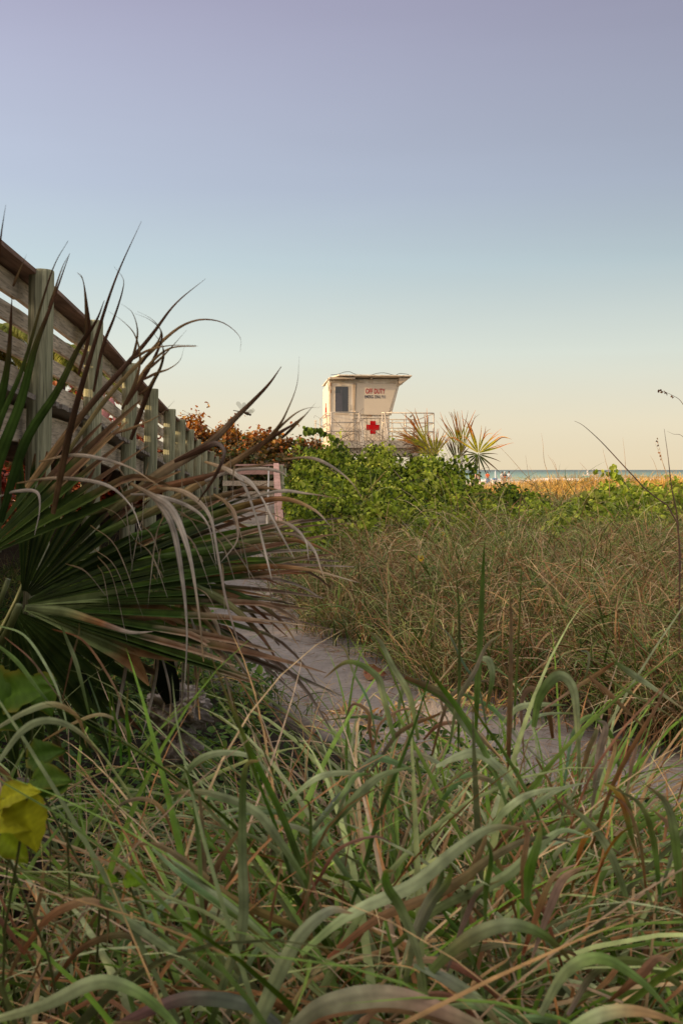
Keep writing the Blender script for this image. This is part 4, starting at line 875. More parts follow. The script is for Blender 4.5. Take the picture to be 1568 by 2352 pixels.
# left of path: verge
b = LB(); n = 5200; y = rng.uniform(5.0, 15, n); x = pathx(y)-.5-rng.random(n)**1.2*2.2; P = np.stack([x, y, gz(x, y)], 1)
blades(b, P, rng.uniform(0, 6.283, n), rng.uniform(R(20), R(88), n), rng.uniform(.5, 2.6, n), rng.uniform(.15, .42, n), rng.uniform(.004, .009, n), pick([G_DARK, G_MID, (.10,.15,.03)], n), pick([G_MID, G_PALE, TAN], n), nseg=6, wob=.4)
# dead bits lying on the sand
m_ = 2600; y = rng.uniform(3.2, 12, m_); s_ = rng.choice([-1, 1], m_); x = pathx(y)+s_*(.55-np.abs(rng.normal(0, .22, m_))); P = np.stack([x, y, gz(x, y)+.012], 1)
blades(b, P, rng.uniform(0, 6.283, m_), rng.uniform(-.05, .25, m_), rng.uniform(.0, .4, m_), rng.uniform(.05, .22, m_), rng.uniform(.002, .005, m_), pick([BRN, RUST, TAN], m_), pick([TAN, GREY, BRN], m_), nseg=4, wob=.3)
q_ = 150; x = rng.uniform(-.1, .8, q_); y = 5.02+.25*(x-.4)+rng.normal(0, .09, q_); P = np.stack([x, y, gz(x, y)], 1)
blades(b, P, rng.uniform(0, 6.283, q_), rng.uniform(.1, 1.3, q_), rng.uniform(.2, 1.5, q_), rng.uniform(.05, .17, q_), rng.uniform(.008, .02, q_), pick([TAN, STRAW, (.6,.4,.2)], q_), pick([(.7,.5,.26), STRAW, (.6,.28,.08)], q_), nseg=4, wob=.3)  # straw colours brightened here to lift the sunlit patch
tag(b.build('verge_grass', M['dune']), 'short verge grass and dead blades strewn along the sand path edges', 'grass', kind='stuff')
# low creeping ground cover
b = LB(); n = 16000; y = 2.0+rng.random(n)**1.3*6.5; x = pathx(y)-.40-rng.random(n)**1.1*3.2+.12*np.sin(y*5)
kp = ~((y > 4.3) & (y < 5.6) & (x > -.35)); x, y = x[kp], y[kp]; n = len(x)
z = gz(x, y)+rng.random(n)*(.05+.16*np.clip(.5+.5*np.sin(x*4+y*3), 0, 1))
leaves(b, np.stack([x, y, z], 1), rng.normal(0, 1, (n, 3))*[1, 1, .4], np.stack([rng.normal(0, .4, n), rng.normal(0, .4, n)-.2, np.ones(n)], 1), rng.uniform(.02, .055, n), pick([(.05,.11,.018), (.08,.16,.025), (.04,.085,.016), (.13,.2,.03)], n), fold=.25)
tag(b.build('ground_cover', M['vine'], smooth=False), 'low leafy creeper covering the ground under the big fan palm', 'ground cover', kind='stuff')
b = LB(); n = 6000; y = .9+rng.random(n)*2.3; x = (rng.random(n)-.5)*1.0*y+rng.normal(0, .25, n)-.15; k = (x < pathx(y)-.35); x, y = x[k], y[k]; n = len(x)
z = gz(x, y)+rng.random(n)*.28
leaves(b, np.stack([x, y, z], 1), rng.normal(0, 1, (n, 3))*[1, 1, .4], np.stack([rng.normal(0, .4, n), rng.normal(0, .4, n)-.2, np.ones(n)], 1), rng.uniform(.02, .06, n), pick([(.015,.04,.007), (.03,.065,.010), (.012,.03,.006)], n), fold=.25)  # leaf colours darkened to paint the shade between the near blades
tag(b.build('undergrowth', M['vine'], smooth=False), 'leafy undergrowth coloured dark for shade beneath the near grass', 'undergrowth', kind='stuff')
# near grass
def near_region(n, f):
    out = []; tot = 0
    while tot < n:
        y = .75+2.6*rng.random(n)**1.0; x = (rng.random(n)-.5)*1.0*y*1.0; m = f(x, y)
        out.append(np.stack([x[m], y[m]], 1)); tot += int(m.sum())
    return np.concatenate(out)[:n]
nf = lambda x, y: (x < pathx(y)-.42+.1*np.sin(x*9)) & (y < 3.5) & ~((y > 2.45) & (x > -.25)) & ~((y > 1.9) & (x > .55))
TOPX = [-300, 0, 250, 420, 560, 700, 850, 1000, 1200, 1330, 1420, 1568, 1900]; TOPY = [1650, 1650, 1710, 1780, 1720, 1590, 1545, 1570, 1580, 1560, 1740, 1850, 1880]
def ntuft(b, pts, per, f0, f1, W0, W1, dryf, nseg=14, curl=(.5, 2.1), lmin=.15):
    m = len(pts); k = rng.integers(int(per*.5), int(per*1.5)+1, m); idx = np.repeat(np.arange(m), k); n = len(idx)
    zt = np.minimum(CZ-(np.interp(784+pts[:, 0]/pts[:, 1]*F, TOPX, TOPY)-1079)*pts[:, 1]/F, .92)     # local height of the stand
    az = rng.uniform(0, 6.283, n); rr = .05*np.sqrt(rng.random(n)); x = pts[idx, 0]+rr*np.cos(az); y = pts[idx, 1]+rr*np.sin(az)
    az = az+.6*np.sin(rng.uniform(0, 6.283, m)[idx]-az); dr = (rng.random(m) < dryf)[idx] ^ (rng.random(n) < .22)
    P = np.stack([x, y, gz(x, y)-.01], 1); tt = rng.uniform(.65, 1.25, m)[idx][:, None]
    L_ = np.maximum(zt[idx]*rng.uniform(f0, f1, n), lmin)
    c0 = np.where(dr[:, None], pick([(.10,.05,.02), (.14,.08,.035), (.06,.035,.016)], n), pick([(.022,.05,.007), (.035,.07,.010), (.028,.055,.009)], n))*tt  # blade bases darkened in colour to deepen the shade low in the grass
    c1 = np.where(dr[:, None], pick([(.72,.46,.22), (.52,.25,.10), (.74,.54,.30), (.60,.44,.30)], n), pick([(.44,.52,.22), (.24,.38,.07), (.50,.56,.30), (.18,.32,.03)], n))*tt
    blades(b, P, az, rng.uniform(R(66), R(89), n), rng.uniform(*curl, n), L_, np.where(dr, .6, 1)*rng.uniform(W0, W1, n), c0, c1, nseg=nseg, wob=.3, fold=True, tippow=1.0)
b = LB()
nf2 = lambda x, y: (x < pathx(y)-.34+.1*np.sin(x*9)) & (y < 2.7) & (vn(x, y, 5.2, 12) > -.10-.5*(x > .1))
ntuft(b, near_region(330, nf2), 6, .85, 1.4, .007, .020, .42, curl=(1.0, 2.7))
ntuft(b, near_region(300, lambda x, y: nf2(x, y) & (x > -.1*y) & (y > 1.2)), 6, .85, 1.4, .007, .018, .30, curl=(1.0, 2.7))
ntuft(b, near_region(70, nf), 6, .5, 1.15, .002, .006, .85, 9, (.3, 1.8))
tag(b.build('foreground_grass', M['grass']), 'broad bladed green and rust grass filling the foreground', 'grass', kind='stuff')
# traced large blades
PG = (.38, .45, .25); MG = (.17, .27, .07); BG = (.11, .24, .02)
TB = [
 (1.0, 1.0, 20, [MG, PG, PG, (.30,.34,.24)], .2, [(560, 2420), (590, 2352), (672, 2174), (752, 2094), (812, 2098)]),
 (1.05, 1.1, 20, [MG, PG, PG, PG], .2, [(690, 2190), (800, 2100), (950, 2030), (1050, 1950), (1130, 1902), (1222, 1906)]),
 (1.1, 1.0, 15, [MG, PG, PG, MG], .3, [(480, 2370), (520, 2240), (558, 2120), (556, 1940), (562, 1770), (600, 1745)]),
 (1.3, 1.2, 12, [MG, MG, BG], .3, [(760, 2180), (700, 2020), (650, 1880), (560, 1690), (478, 1490)]),
 (1.0, 1.0, 15, [MG, PG, MG, BG], .3, [(985, 2330), (960, 2200), (920, 2090), (890, 2040), (886, 2005), (905, 2000)]),
 (.92, .9, 27, [(.25,.26,.16), (.30,.30,.2), (.34,.22,.16), (.2,.25,.1)], .2, [(660, 2370), (740, 2310), (860, 2286), (960, 2300), (1090, 2352), (1180, 2400)]),
 (.95, .9, 17, [PG, PG, MG, MG], .2, [(-20, 2345), (100, 2310), (220, 2256), (310, 2275), (390, 2340), (430, 2400)]),
 (1.1, 1.1, 13, [RUST, (.40,.2,.1), TAN, BRN], .2, [(50, 2190), (110, 2110), (170, 2076), (218, 2070), (248, 2095), (246, 2180)]),
 (1.1, 1.1, 12, [MG, PG, MG], .3, [(230, 2070), (300, 2120), (400, 2190), (500, 2270), (600, 2350)]),
 (1.2, 1.2, 8, [TAN, TAN, OLIVE], .3, [(0, 2290), (45, 2190), (90, 2070), (105, 1990), (150, 1952)]),
 (1.2, 1.2, 11, [TAN, (.3,.18,.1), BRN], .3, [(555, 1900), (500, 1990), (470, 2090), (455, 2150)]),
 (1.1, 1.1, 6, [STRAW, TAN, TAN], .3, [(735, 1915), (712, 2030), (698, 2120), (690, 2260)]),
 (1.1, 1.1, 15, [(.25,.18,.14), (.30,.2,.16), TAN], .3, [(1220, 2200), (1262, 2080), (1295, 2015), (1350, 1988)]),
 (1.0, 1.0, 19, [MG, OLIVE, PG, MG], .2, [(970, 2250), (1060, 2165), (1160, 2125), (1250, 2150), (1330, 2230)]),
 (1.0, 1.0, 19, [(.2,.25,.15), (.26,.28,.19), PG], .2, [(950, 2215), (1030, 2250), (1100, 2300), (1160, 2370)]),
 (1.3, 1.3, 16, [MG, BG, MG], .3, [(1100, 1960), (1160, 2020), (1220, 2090), (1255, 2160)]),
 (1.6, 1.6, 22, [MG, MG, PG, PG, MG], .2, [(1225, 1670), (1240, 1600), (1280, 1553), (1314, 1580), (1325, 1670), (1332, 1850)]),
 (1.7, 1.6, 14, [BG, MG, MG, BG], .2, [(1092, 1680), (1094, 1600), (1101, 1480), (1108, 1330), (1112, 1240)]),
 (1.7, 1.7, 17, [PG, PG, PG, MG], .2, [(1100, 1512), (1122, 1518), (1130, 1560), (1112, 1640)]),
 (1.5, 1.5, 15, [(.34,.28,.22), (.36,.28,.22), GREY], .2, [(1362, 1810), (1378, 1720), (1390, 1668), (1370, 1654)]),
 (1.5, 1.5, 9, [TAN, STRAW, TAN], .2, [(1365, 1860), (1396, 1770), (1412, 1710), (1395, 1694)]),
 (1.5, 1.5, 13, [MG, PG, PG], .2, [(1410, 1520), (1450, 1548), (1500, 1580), (1600, 1650)]),
 (1.7, 1.7, 15, [MG, PG, PG, MG], .2, [(1155, 1660), (1190, 1625), (1240, 1618), (1305, 1620)]),
 (1.6, 1.6, 19, [MG, MG, PG, MG], .2, [(930, 1560), (1019, 1601), (1070, 1672), (1124, 1740)]),
 (1.4, 1.4, 22, [PG, PG, PG, MG], .2, [(1000, 1760), (1050, 1736), (1100, 1730), (1165, 1786), (1225, 1900)]),
 (1.3, 1.3, 16, [MG, PG, PG], .2, [(1110, 1920), (1160, 1860), (1215, 1824), (1300, 1806)]),
 (1.3, 1.3, 16, [MG, PG, MG], .2, [(760, 1900), (820, 1830), (874, 1782), (950, 1760)]),
 (1.3, 1.3, 13, [(.3,.3,.05), (.42,.28,.04), (.35,.13,.04), (.12,.2,.04)], .2, [(1385, 1798), (1412, 1815), (1432, 1850), (1446, 1910), (1470, 1990)]),
 (1.6, 1.5, 6, [MG, PG, MG], .2, [(-10, 1435), (60, 1462), (123, 1560), (151, 1650), (155, 1690)]),
 (1.5, 1.5, 9, [MG, MG, DGR], .2, [(-20, 1470), (40, 1520), (90, 1585), (150, 1660)]),
 (1.3, 1.3, 11, [(.25,.26,.15), PG, TAN, TAN], .2, [(-20, 1680), (60, 1635), (125, 1618), (180, 1650), (200, 1720)]),
 (1.2, 1.2, 12, [PG, PG, PG], .2, [(-10, 1760), (50, 1680), (110, 1655), (180, 1680), (240, 1750)]),
 (1.7, 1.6, 9, [MG, PG, MG], .2, [(205, 1640), (178, 1530), (155, 1470), (140, 1435)]),
 (1.5, 1.5, 8, [BG, BG, BG], .2, [(298, 1760), (296, 1690), (291, 1640), (295, 1575)]),
 (1.1, 1.1, 16, [PG, PG, MG], .2, [(385, 1960), (460, 2030), (560, 2110), (660, 2200)]),
 (1.2, 1.2, 15, [MG, PG, PG], .2, [(700, 2020), (640, 1930), (580, 1860), (470, 1820), (380, 1825)]),
 (1.4, 1.4, 13, [MG, PG, PG], .2, [(400, 1840), (440, 1760), (500, 1730), (580, 1740), (640, 1800)]),
 (1.3, 1.3, 12, [MG, PG, PG], .2, [(640, 1860), (720, 1790), (790, 1775), (860, 1785)]),
 (1.5, 1.5, 14, [MG, PG, MG], .2, [(905, 1700), (880, 1600), (862, 1550), (800, 1520), (740, 1560)]),
 (1.5, 1.5, 13, [MG, PG, PG], .2, [(960, 1700), (940, 1600), (900, 1530), (870, 1470), (830, 1440)]),
 (1.4, 1.4, 12, [MG, MG, BG], .2, [(1180, 1900), (1130, 1760), (1060, 1640), (1000, 1560), (950, 1480)]),
 (1.3, 1.3, 14, [MG, PG, PG], .2, [(1450, 2100), (1400, 1960), (1340, 1880), (1260, 1830)]),
 (1.2, 1.2, 16, [MG, MG, PG], .2, [(1560, 2060), (1550, 1940), (1530, 1850), (1480, 1800)]),
 (1.0, 1.0, 14, [MG, BG, MG], .2, [(1210, 2080), (1215, 2000), (1235, 1930), (1240, 1880)]),
 (.95, .95, 16, [PG, MG, MG], .2, [(1240, 2330), (1300, 2230), (1380, 2200), (1480, 2260), (1560, 2352)]),
 (1.0, 1.0, 13, [RUST, (.36,.2,.13), TAN], .2, [(1400, 2300), (1470, 2240), (1510, 2200), (1560, 2220)]),
 (.9, .9, 20, [MG, PG, TAN], .2, [(1280, 2380), (1370, 2330), (1460, 2320), (1570, 2350)]),
]
b = LB()
for (d0, d1, wmm, cols, roll, pts) in TB:
    n = len(pts)
    for c_ in range(4):
        q = 0 if c_ == 0 else 1; ox, oy, od = q*rnd.gauss(0, 90), q*rnd.uniform(-20, 110), q*rnd.uniform(-.05, .35); bend = q*rnd.gauss(0, 45); fl = -1 if (q and rnd.random() < .4) else 1; mx_ = pts[0][0]
        P = [at(mx_+(x-mx_)*fl+ox+bend*(i/(n-1))**2, y+oy+abs(bend)*.4*(i/(n-1))**2, d0+od+(d1-d0)*i/(n-1)) for i, (x, y) in enumerate(pts)]
        cc_ = list(cols) if c_ == 0 else [tuple(v*rnd.uniform(.6, 1.0) for v in cl) for cl in (cols if rnd.random() < .6 else [RUST, TAN, (.40,.30,.2)])]
        if rnd.random() < .45: cc_ = cc_+[(.34, .20, .09)]
        ribbon(b, P, wmm/1000*(.82 if c_ == 0 else rnd.uniform(.3, .7)), cc_, n=26, roll=roll+rnd.uniform(-.4, .4), fold=.22, prof='blade', twist=rnd.uniform(-1.7, 1.9), base=.45, vein=VEIN2)
tag(b.build('broad_grass', M['grass']), 'large arching pale green grass blades nearest the lens', 'grass', kind='stuff')

# ------------------------------------------------------------------ tall single stalks (right)
def stalk(label, pts, D, r, col, seeds=0):
    P = [at(x, y, D) for x, y in pts]; g_ = P[0].copy(); g_.z = min(g_.z, float(gz(g_.x, g_.y)))
    rt = tag(empty('grass_stalk', g_), label, 'grass stalk', 'tall seed stalks against the sky'); inv = Matrix.Translation(-g_)
    P = [g_]+P if (g_-P[0]).length > .02 else P
    r *= .68 if D < 10 else 1
    c = crom(P, 20); o = MB().tube(c, [r*(1-.042*i) for i in range(21)], 6).build('stem', col, rt, smooth=True); o.matrix_parent_inverse = inv
    if seeds:
        b = LB(); n = seeds; k = rng.integers(14, 21, n); leaves(b, c[k]+rng.normal(0, r, (n, 3)), np.stack([rng.normal(-.3, .3, n), rng.normal(0, .3, n), rng.normal(-.3, .4, n)], 1), rng.normal(0, 1, (n, 3)), np.full(n, .013*D/5), pick([RUST, TAN, BRN], n))
        o = b.build('seed_head', M['dune'], rt, smooth=False); o.matrix_parent_inverse = inv
M['stalk'] = mat_plain('dry_stalk', (.16, .09, .06), .7, var=.4, scale=60); M['gold'] = mat_plain('golden_stalk', (.45, .26, .12), .7, var=.3, scale=40)
stalk('thick dark stalk leaning left across the horizon at right', [(1556, 1210), (1482, 1125), (1420, 1058), (1385, 1020), (1358, 994), (1335, 975), (1318, 967)], 6.0, .0075, M['stalk'])
stalk('thick dark upright stalk close to the right edge', [(1558, 1240), (1541, 1120), (1533, 1050), (1524, 985)], 5.0, .007, M['stalk'])
stalk('thin seed stalk entering from the right edge high above the sea', [(1600, 1010), (1568, 930), (1543, 908), (1513, 896)], 5.0, .004, M['stalk'], 16)
stalk('short dark twig poking in at the right edge', [(1600, 1060), (1568, 1004), (1545, 997), (1530, 990)], 5.0, .003, M['stalk'])
for lb, pts in (('sunlit stalk above the foam left of the leafy branch', [(1262, 1110), (1249, 1060), (1246, 1020), (1242, 994)]), ('slanting sunlit stalk behind the golden ridge', [(1290, 1120), (1272, 1070), (1257, 1044)]),
                ('pale stalk nearest the bathers rising from the ridge', [(1220, 1120), (1212, 1085), (1206, 1045)]), ('thin stalk just left of the leafy branch', [(1398, 1100), (1390, 1060), (1383, 1030)]),
                ('pale stalk between the leafy branch and leaning stalk', [(1436, 1100), (1434, 1050), (1429, 1005)]), ('knotted seed stalk left of the upright dark stalk', [(1536, 1120), (1520, 1060), (1508, 1005)]),
                ('slim stalk leaning left beside the upright dark stalk', [(1530, 1100), (1516, 1050), (1502, 1015)]), ('low stalk leaning left near the right vine bush', [(1512, 1105), (1502, 1065), (1491, 1045)]),
                ('lone stalk rising right behind the star shaped palm', [(1240, 1130), (1200, 1085), (1165, 1045), (1135, 1015)]), ('short stalk at the left end of the golden ridge', [(1232, 1120), (1225, 1095), (1215, 1070)]),
                ('slanting stalk in front of the small boat', [(1365, 1115), (1350, 1085), (1330, 1062)])):
    stalk(lb, pts, 17+rnd.random()*4, .007, M['gold'], 10 if 'knotted' in lb else 0)

# ------------------------------------------------------------------ broad leaves lower left, dead leaves, flowers
def bleaf(b, c, D, U, s_, col, seed):
    r = np.random.default_rng(seed); D = np.array(D, float); D /= np.linalg.norm(D); S = np.cross(D, U); S /= np.linalg.norm(S); U = np.cross(S, D)
    nt_, nw = 16, 8; t = np.linspace(0, 1, nt_+1); h = (np.sin(np.pi*t**.62)**.75*.46*(1-.25*t))+.004; h[0] = .03
    h *= 1+.06*np.sin(t*19+seed)+.05*r.normal(0, 1, nt_+1)*(t > .1); w = np.linspace(-1, 1, nw+1)
    x = t[:, None]-.10*np.abs(w)[None]**2*(1-t[:, None])*1.2; y = h[:, None]*w[None]
    z = np.abs(y)*.35-.30*t[:, None]**2+.022*np.sin(t[:, None]*24+np.abs(w)[None]*2)*np.abs(w)[None]+.03*np.sin(w[None]*5+t[:, None]*5+seed)
    V = np.array(c)[None, None]+s_*(x[..., None]*D+y[..., None]*S+z[..., None]*U)
    K = np.array(col)[None, None]*(1+.22*np.cos(t[:, None]*40-np.abs(w)[None]*7)[..., None]*.5+0*V)
    e = (np.abs(w)[None]**6*np.ones((nt_+1, 1))*(.35+.35*np.sin(t[:, None]*7+seed)))[..., None].clip(0, 1); K = K*(1-e)+np.array([.30, .22, .03])*e
    K[:, nw//2] *= 1.3; i = np.arange(nt_)[:, None]*(nw+1)+np.arange(nw)[None]
    b.add(V, np.stack([i, i+1, i+nw+2, i+nw+1], -1), K)
def leafplant(name, label, cat, items, mat, stemto=None):
    """items: (px, py, D, size, dir px angle deg, colour)"""
    p0 = at(items[0][0], items[0][1], items[0][2]); g_ = Vector((p0.x, p0.y+.05, float(gz(p0.x, p0.y)))); rt = tag(empty(name, g_), label, cat); inv = Matrix.Translation(-g_)
    for (px, py, D, s_, a_, col) in items:
        b = LB(); c = at(px, py, D); d = np.array([[math.cos(R(a_)), -.25, math.sin(R(a_))]])
        bleaf(b, list(c), d[0], [.15+rnd.uniform(-.4, .4), -.7, .7+rnd.uniform(-.3, .3)], s_*.66, col, int(px*7+py) % 97)
        o = b.build('leaf', mat, rt, smooth=True); o.matrix_parent_inverse = inv
        if g_.z < c.z-.1:
            o = MB().tube(crom([g_, g_.lerp(c, .3)+Vector((rnd.uniform(-.1, .1), .05, 0)), g_.lerp(c, .7)+Vector((rnd.uniform(-.1, .1), .03, 0)), c], 10), .0016, 6).build('stem', M['vine2'], rt, smooth=True); o.matrix_parent_inverse = inv
YL = (.60, .60, .03); 
leafplant('broadleaf_seedling', 'yellow green broadleaf seedling at the left edge', 'plant', [(-15, 1870, 1.05, .07, -10, YL), (62, 1835, 1.05, .085, -82, YL), (10, 1835, 1.05, .06, 25, YL), (0, 1915, 1.08, .065, -35, (.34, .44, .02))], M['vine'])
leafplant('broadleaf_seedling', 'large dark green leaf pair under the palm hub at left', 'plant', [(15, 1600, 1.6, .12, 20, (.10, .20, .02)), (-40, 1560, 1.6, .12, -30, (.09, .18, .02)), (80, 1560, 1.65, .1, -60, (.11, .22, .03)), (-30, 1640, 1.6, .10, -10, (.08, .17, .02))], M['vine'])
leafplant('broadleaf_seedling', 'mid green broad leaves above the yellow seedling', 'plant', [(80, 1790, 1.25, .07, 10, (.11, .2, .02)), (150, 1800, 1.25, .06, 190, (.10, .2, .02)), (70, 1740, 1.3, .07, 20, (.06, .13, .015))], M['vine'])
leafplant('broadleaf_seedling', 'two small bright green leaves low among the near grass', 'plant', [(232, 2015, 1.15, .032, 0, (.16, .30, .01)), (290, 2018, 1.15, .038, 0, (.17, .31, .01))], M['vine'])
def lone(name, label, cat, P, D, U, s_, col, mat):
    b = LB(); bleaf(b, [0, 0, 0], D, U, s_, col, 5)
    o = b.build(name, mat, smooth=True); o.location = P; tag(o, label, cat); return o
p = at(1405, 1715, 4.35); p.z = float(gz(p.x, p.y))+.04
lone('fallen_leaf', 'large fallen brown sea grape leaf at the right edge of the sand path', 'leaf', p, (1, .2, .25), (-.1, -.7, .7), .11, (.22, .085, .045), M['grape'])
p = at(840, 1545, 6.0); p.z = float(gz(p.x, p.y))+.03
lone('fallen_leaf', 'orange brown fallen leaf where the path meets the dune grass', 'leaf', p, (1, .1, .15), (0, -.7, .7), .13, (.42, .17, .09), M['grape'])
def flower(name, label, P, s_, col, ccol, npet, toward=(0, -1, .5), group=None):
    rt = tag(empty(name, P), label, 'flower', group); t = Vector(toward).normalized(); u = t.orthogonal().normalized(); w = t.cross(u)
    b = LB(); a_ = np.arange(npet)/npet*6.283; D = np.array([list(u*math.cos(x)+w*math.sin(x)+t*.25) for x in a_]); leaves(b, np.zeros((npet, 3)), D, np.tile(np.array(list(t)), (npet, 1)), np.full(npet, s_), np.tile(np.array(col), (npet, 1)), fold=.1, wide=.8)
    b.build('petals', M['vine'], rt)
    b = LB(); MBc = MB(); MBc.tube([Vector((0, 0, 0)), t*s_*.15, t*s_*.3], [s_*.3, s_*.28, s_*.1], 8).build('flower_centre', ccol, rt, smooth=True)
    MB().tube([Vector((0, 0, 0)), Vector((.02*s_/.03, .02, -s_*5))], s_*.06, 5).build('stem', M['vine2'], rt)
M['centre'] = mat_plain('flower_eye', (.25, .10, .02), .7)
for (px, py, D, lb) in ((966, 1282, 8.6, 'yellow daisy like flower upper left in the dune grass, the largest'), (1279, 1335, 7.6, 'small yellow flower in the middle of the dune grass'), (1017, 1226, 11.5, 'yellow flower highest in the dune grass near the vines'), (1152, 1226, 11.5, 'yellow flower right of the highest one beside the green edge'), (1359, 1388, 6.8, 'small yellow flower lowest and rightmost in the dune grass')):
    flower('yellow_flower', lb, at(px, py, D), .034 if px < 970 else .026, (.75, .48, .02), M['centre'], 8, (rnd.uniform(-.4, .4), -1, .4), 'yellow flowers in the dune grass')
M['yc'] = mat_plain('yellow_eye', (.5, .42, .03), .7)
flower('white_flower', 'tiny white flower at the bottom among near grass', at(650, 2205, 1.3), .014, (.75, .75, .75), M['yc'], 4, (0, -1, .6))

# dead crumpled palm boot
def crumple(name, label, P, sx, sy, sz, seed, cat, mat):
    me = bpy.data.meshes.new(name); import bmesh; bm = bmesh.new(); bmesh.ops.create_icosphere(bm, subdivisions=5, radius=1)
    for v in bm.verts:
        n_ = mnoise.noise(v.co*1.7+Vector((seed, 0, 0)))*.55+mnoise.noise(v.co*4.5+Vector((0, seed, 0)))*.3+abs(mnoise.noise(v.co*9))*.18
        v.co = v.co*(1+n_*.9); v.co.x *= sx; v.co.y *= sy; v.co.z *= sz
    bm.to_mesh(me); bm.free(); me.materials.append(mat); o = bpy.data.objects.new(name, me); C.objects.link(o); o.location = P; tag(o, label, cat); return o
M['boot'] = mat_plain('dead_husk', (.42, .36, .33), .9, dirt=(.10, .075, .06), scale=22, bump=.9)
crumple('dried_palm_husk', 'crumpled grey dried palm husk hanging below the palm leaves', at(405, 1625, 2.7), .085, .05, .05, 3.1, 'husk', M['boot'])
crumple('dried_palm_husk', 'ragged upright grey husk on the ground under the hanging one', at(412, 1712, 2.68), .05, .03, .05, 5.7, 'husk', M['boot'])

# ------------------------------------------------------------------ dragonfly
P = at(566, 945, 2.7); df = tag(empty('dragonfly', P), 'brown dragonfly hovering by a palm tip against the sky', 'dragonfly')
sc_ = 2.7/F
def dl(px, py, d=0): return Vector(((px-566)*sc_, d, (945-py)*sc_))
def zp(zx, zy): return ((900+zx/10.453)*.57415, (1590+zy/10.453)*.57415)
bd = [zp(350, 540), zp(560, 580), zp(800, 635), zp(900, 660), zp(980, 690), zp(1020, 715), zp(1060, 725), zp(1095, 735)]
M['dfly'] = mat_plain('dragonfly_body', (.10, .055, .02), .5)
MB().tube([dl(*q_) for q_ in bd], [.001, .0012, .002, .0045, .0045, .002, .0035, .002], 10).build('body', M['dfly'], df, smooth=True)
m, nt, out = newmat('wing_membrane'); tr = N(nt, 'ShaderNodeBsdfTransparent'); di = N(nt, 'ShaderNodeBsdfDiffuse'); di.inputs[0].default_value = (.5, .45, .3, 1); ms = N(nt, 'ShaderNodeMixShader'); ms.inputs[0].default_value = .35
nt.links.new(tr.outputs[0], ms.inputs[1]); nt.links.new(di.outputs[0], ms.inputs[2]); nt.links.new(ms.outputs[0], out.inputs[0])
for (r0, tp, dy, wd) in (((830, 600), (520, 200), -.01, 16), ((880, 600), (830, 240), -.02, 14), ((940, 610), (1220, 500), .01, 14), ((900, 620), (1150, 560), .02, 14)):
    a_ = dl(*zp(*r0)); e = dl(*zp(*tp)); e.y = dy*1.5; dd_ = (e-a_); pp = Vector((-dd_.z, 0, dd_.x)).normalized(); v = []
    for k in range(9):
        t = k/8; w_ = wd*sc_*.30*(math.sin(min(1, t*1.3+.1)*math.pi*.62)+.1)*(1 if k < 8 else .4); c = a_+dd_*t; v += [c-pp*w_, c+pp*w_]
    MB().add(v, [(2*k, 2*k+1, 2*k+3, 2*k+2) for k in range(8)]).build('wing', m, df)

# ------------------------------------------------------------------ people
def skinned(name, nodes, edges, mat, parent, lvl=1):
    me = bpy.data.meshes.new(name); me.from_pydata([n_[0] for n_ in nodes], edges, []); o = bpy.data.objects.new('tmp', me); C.objects.link(o)
    sk = o.modifiers.new('Skin', 'SKIN'); su = o.modifiers.new('Sub', 'SUBSURF'); su.levels = su.render_levels = lvl
    for i, n_ in enumerate(nodes): me.skin_vertices[0].data[i].radius = (n_[1], n_[2] if len(n_) > 2 else n_[1])
    me.skin_vertices[0].data[0].use_root = True
    dg = bpy.context.evaluated_depsgraph_get(); nm = bpy.data.meshes.new_from_object(o.evaluated_get(dg)); bpy.data.objects.remove(o)
    nm.name = name; nm.materials.clear(); nm.materials.append(mat); nm.polygons.foreach_set('use_smooth', [True]*len(nm.polygons))
    r = bpy.data.objects.new(name, nm); C.objects.link(r)
    if parent: r.parent = parent
    return r
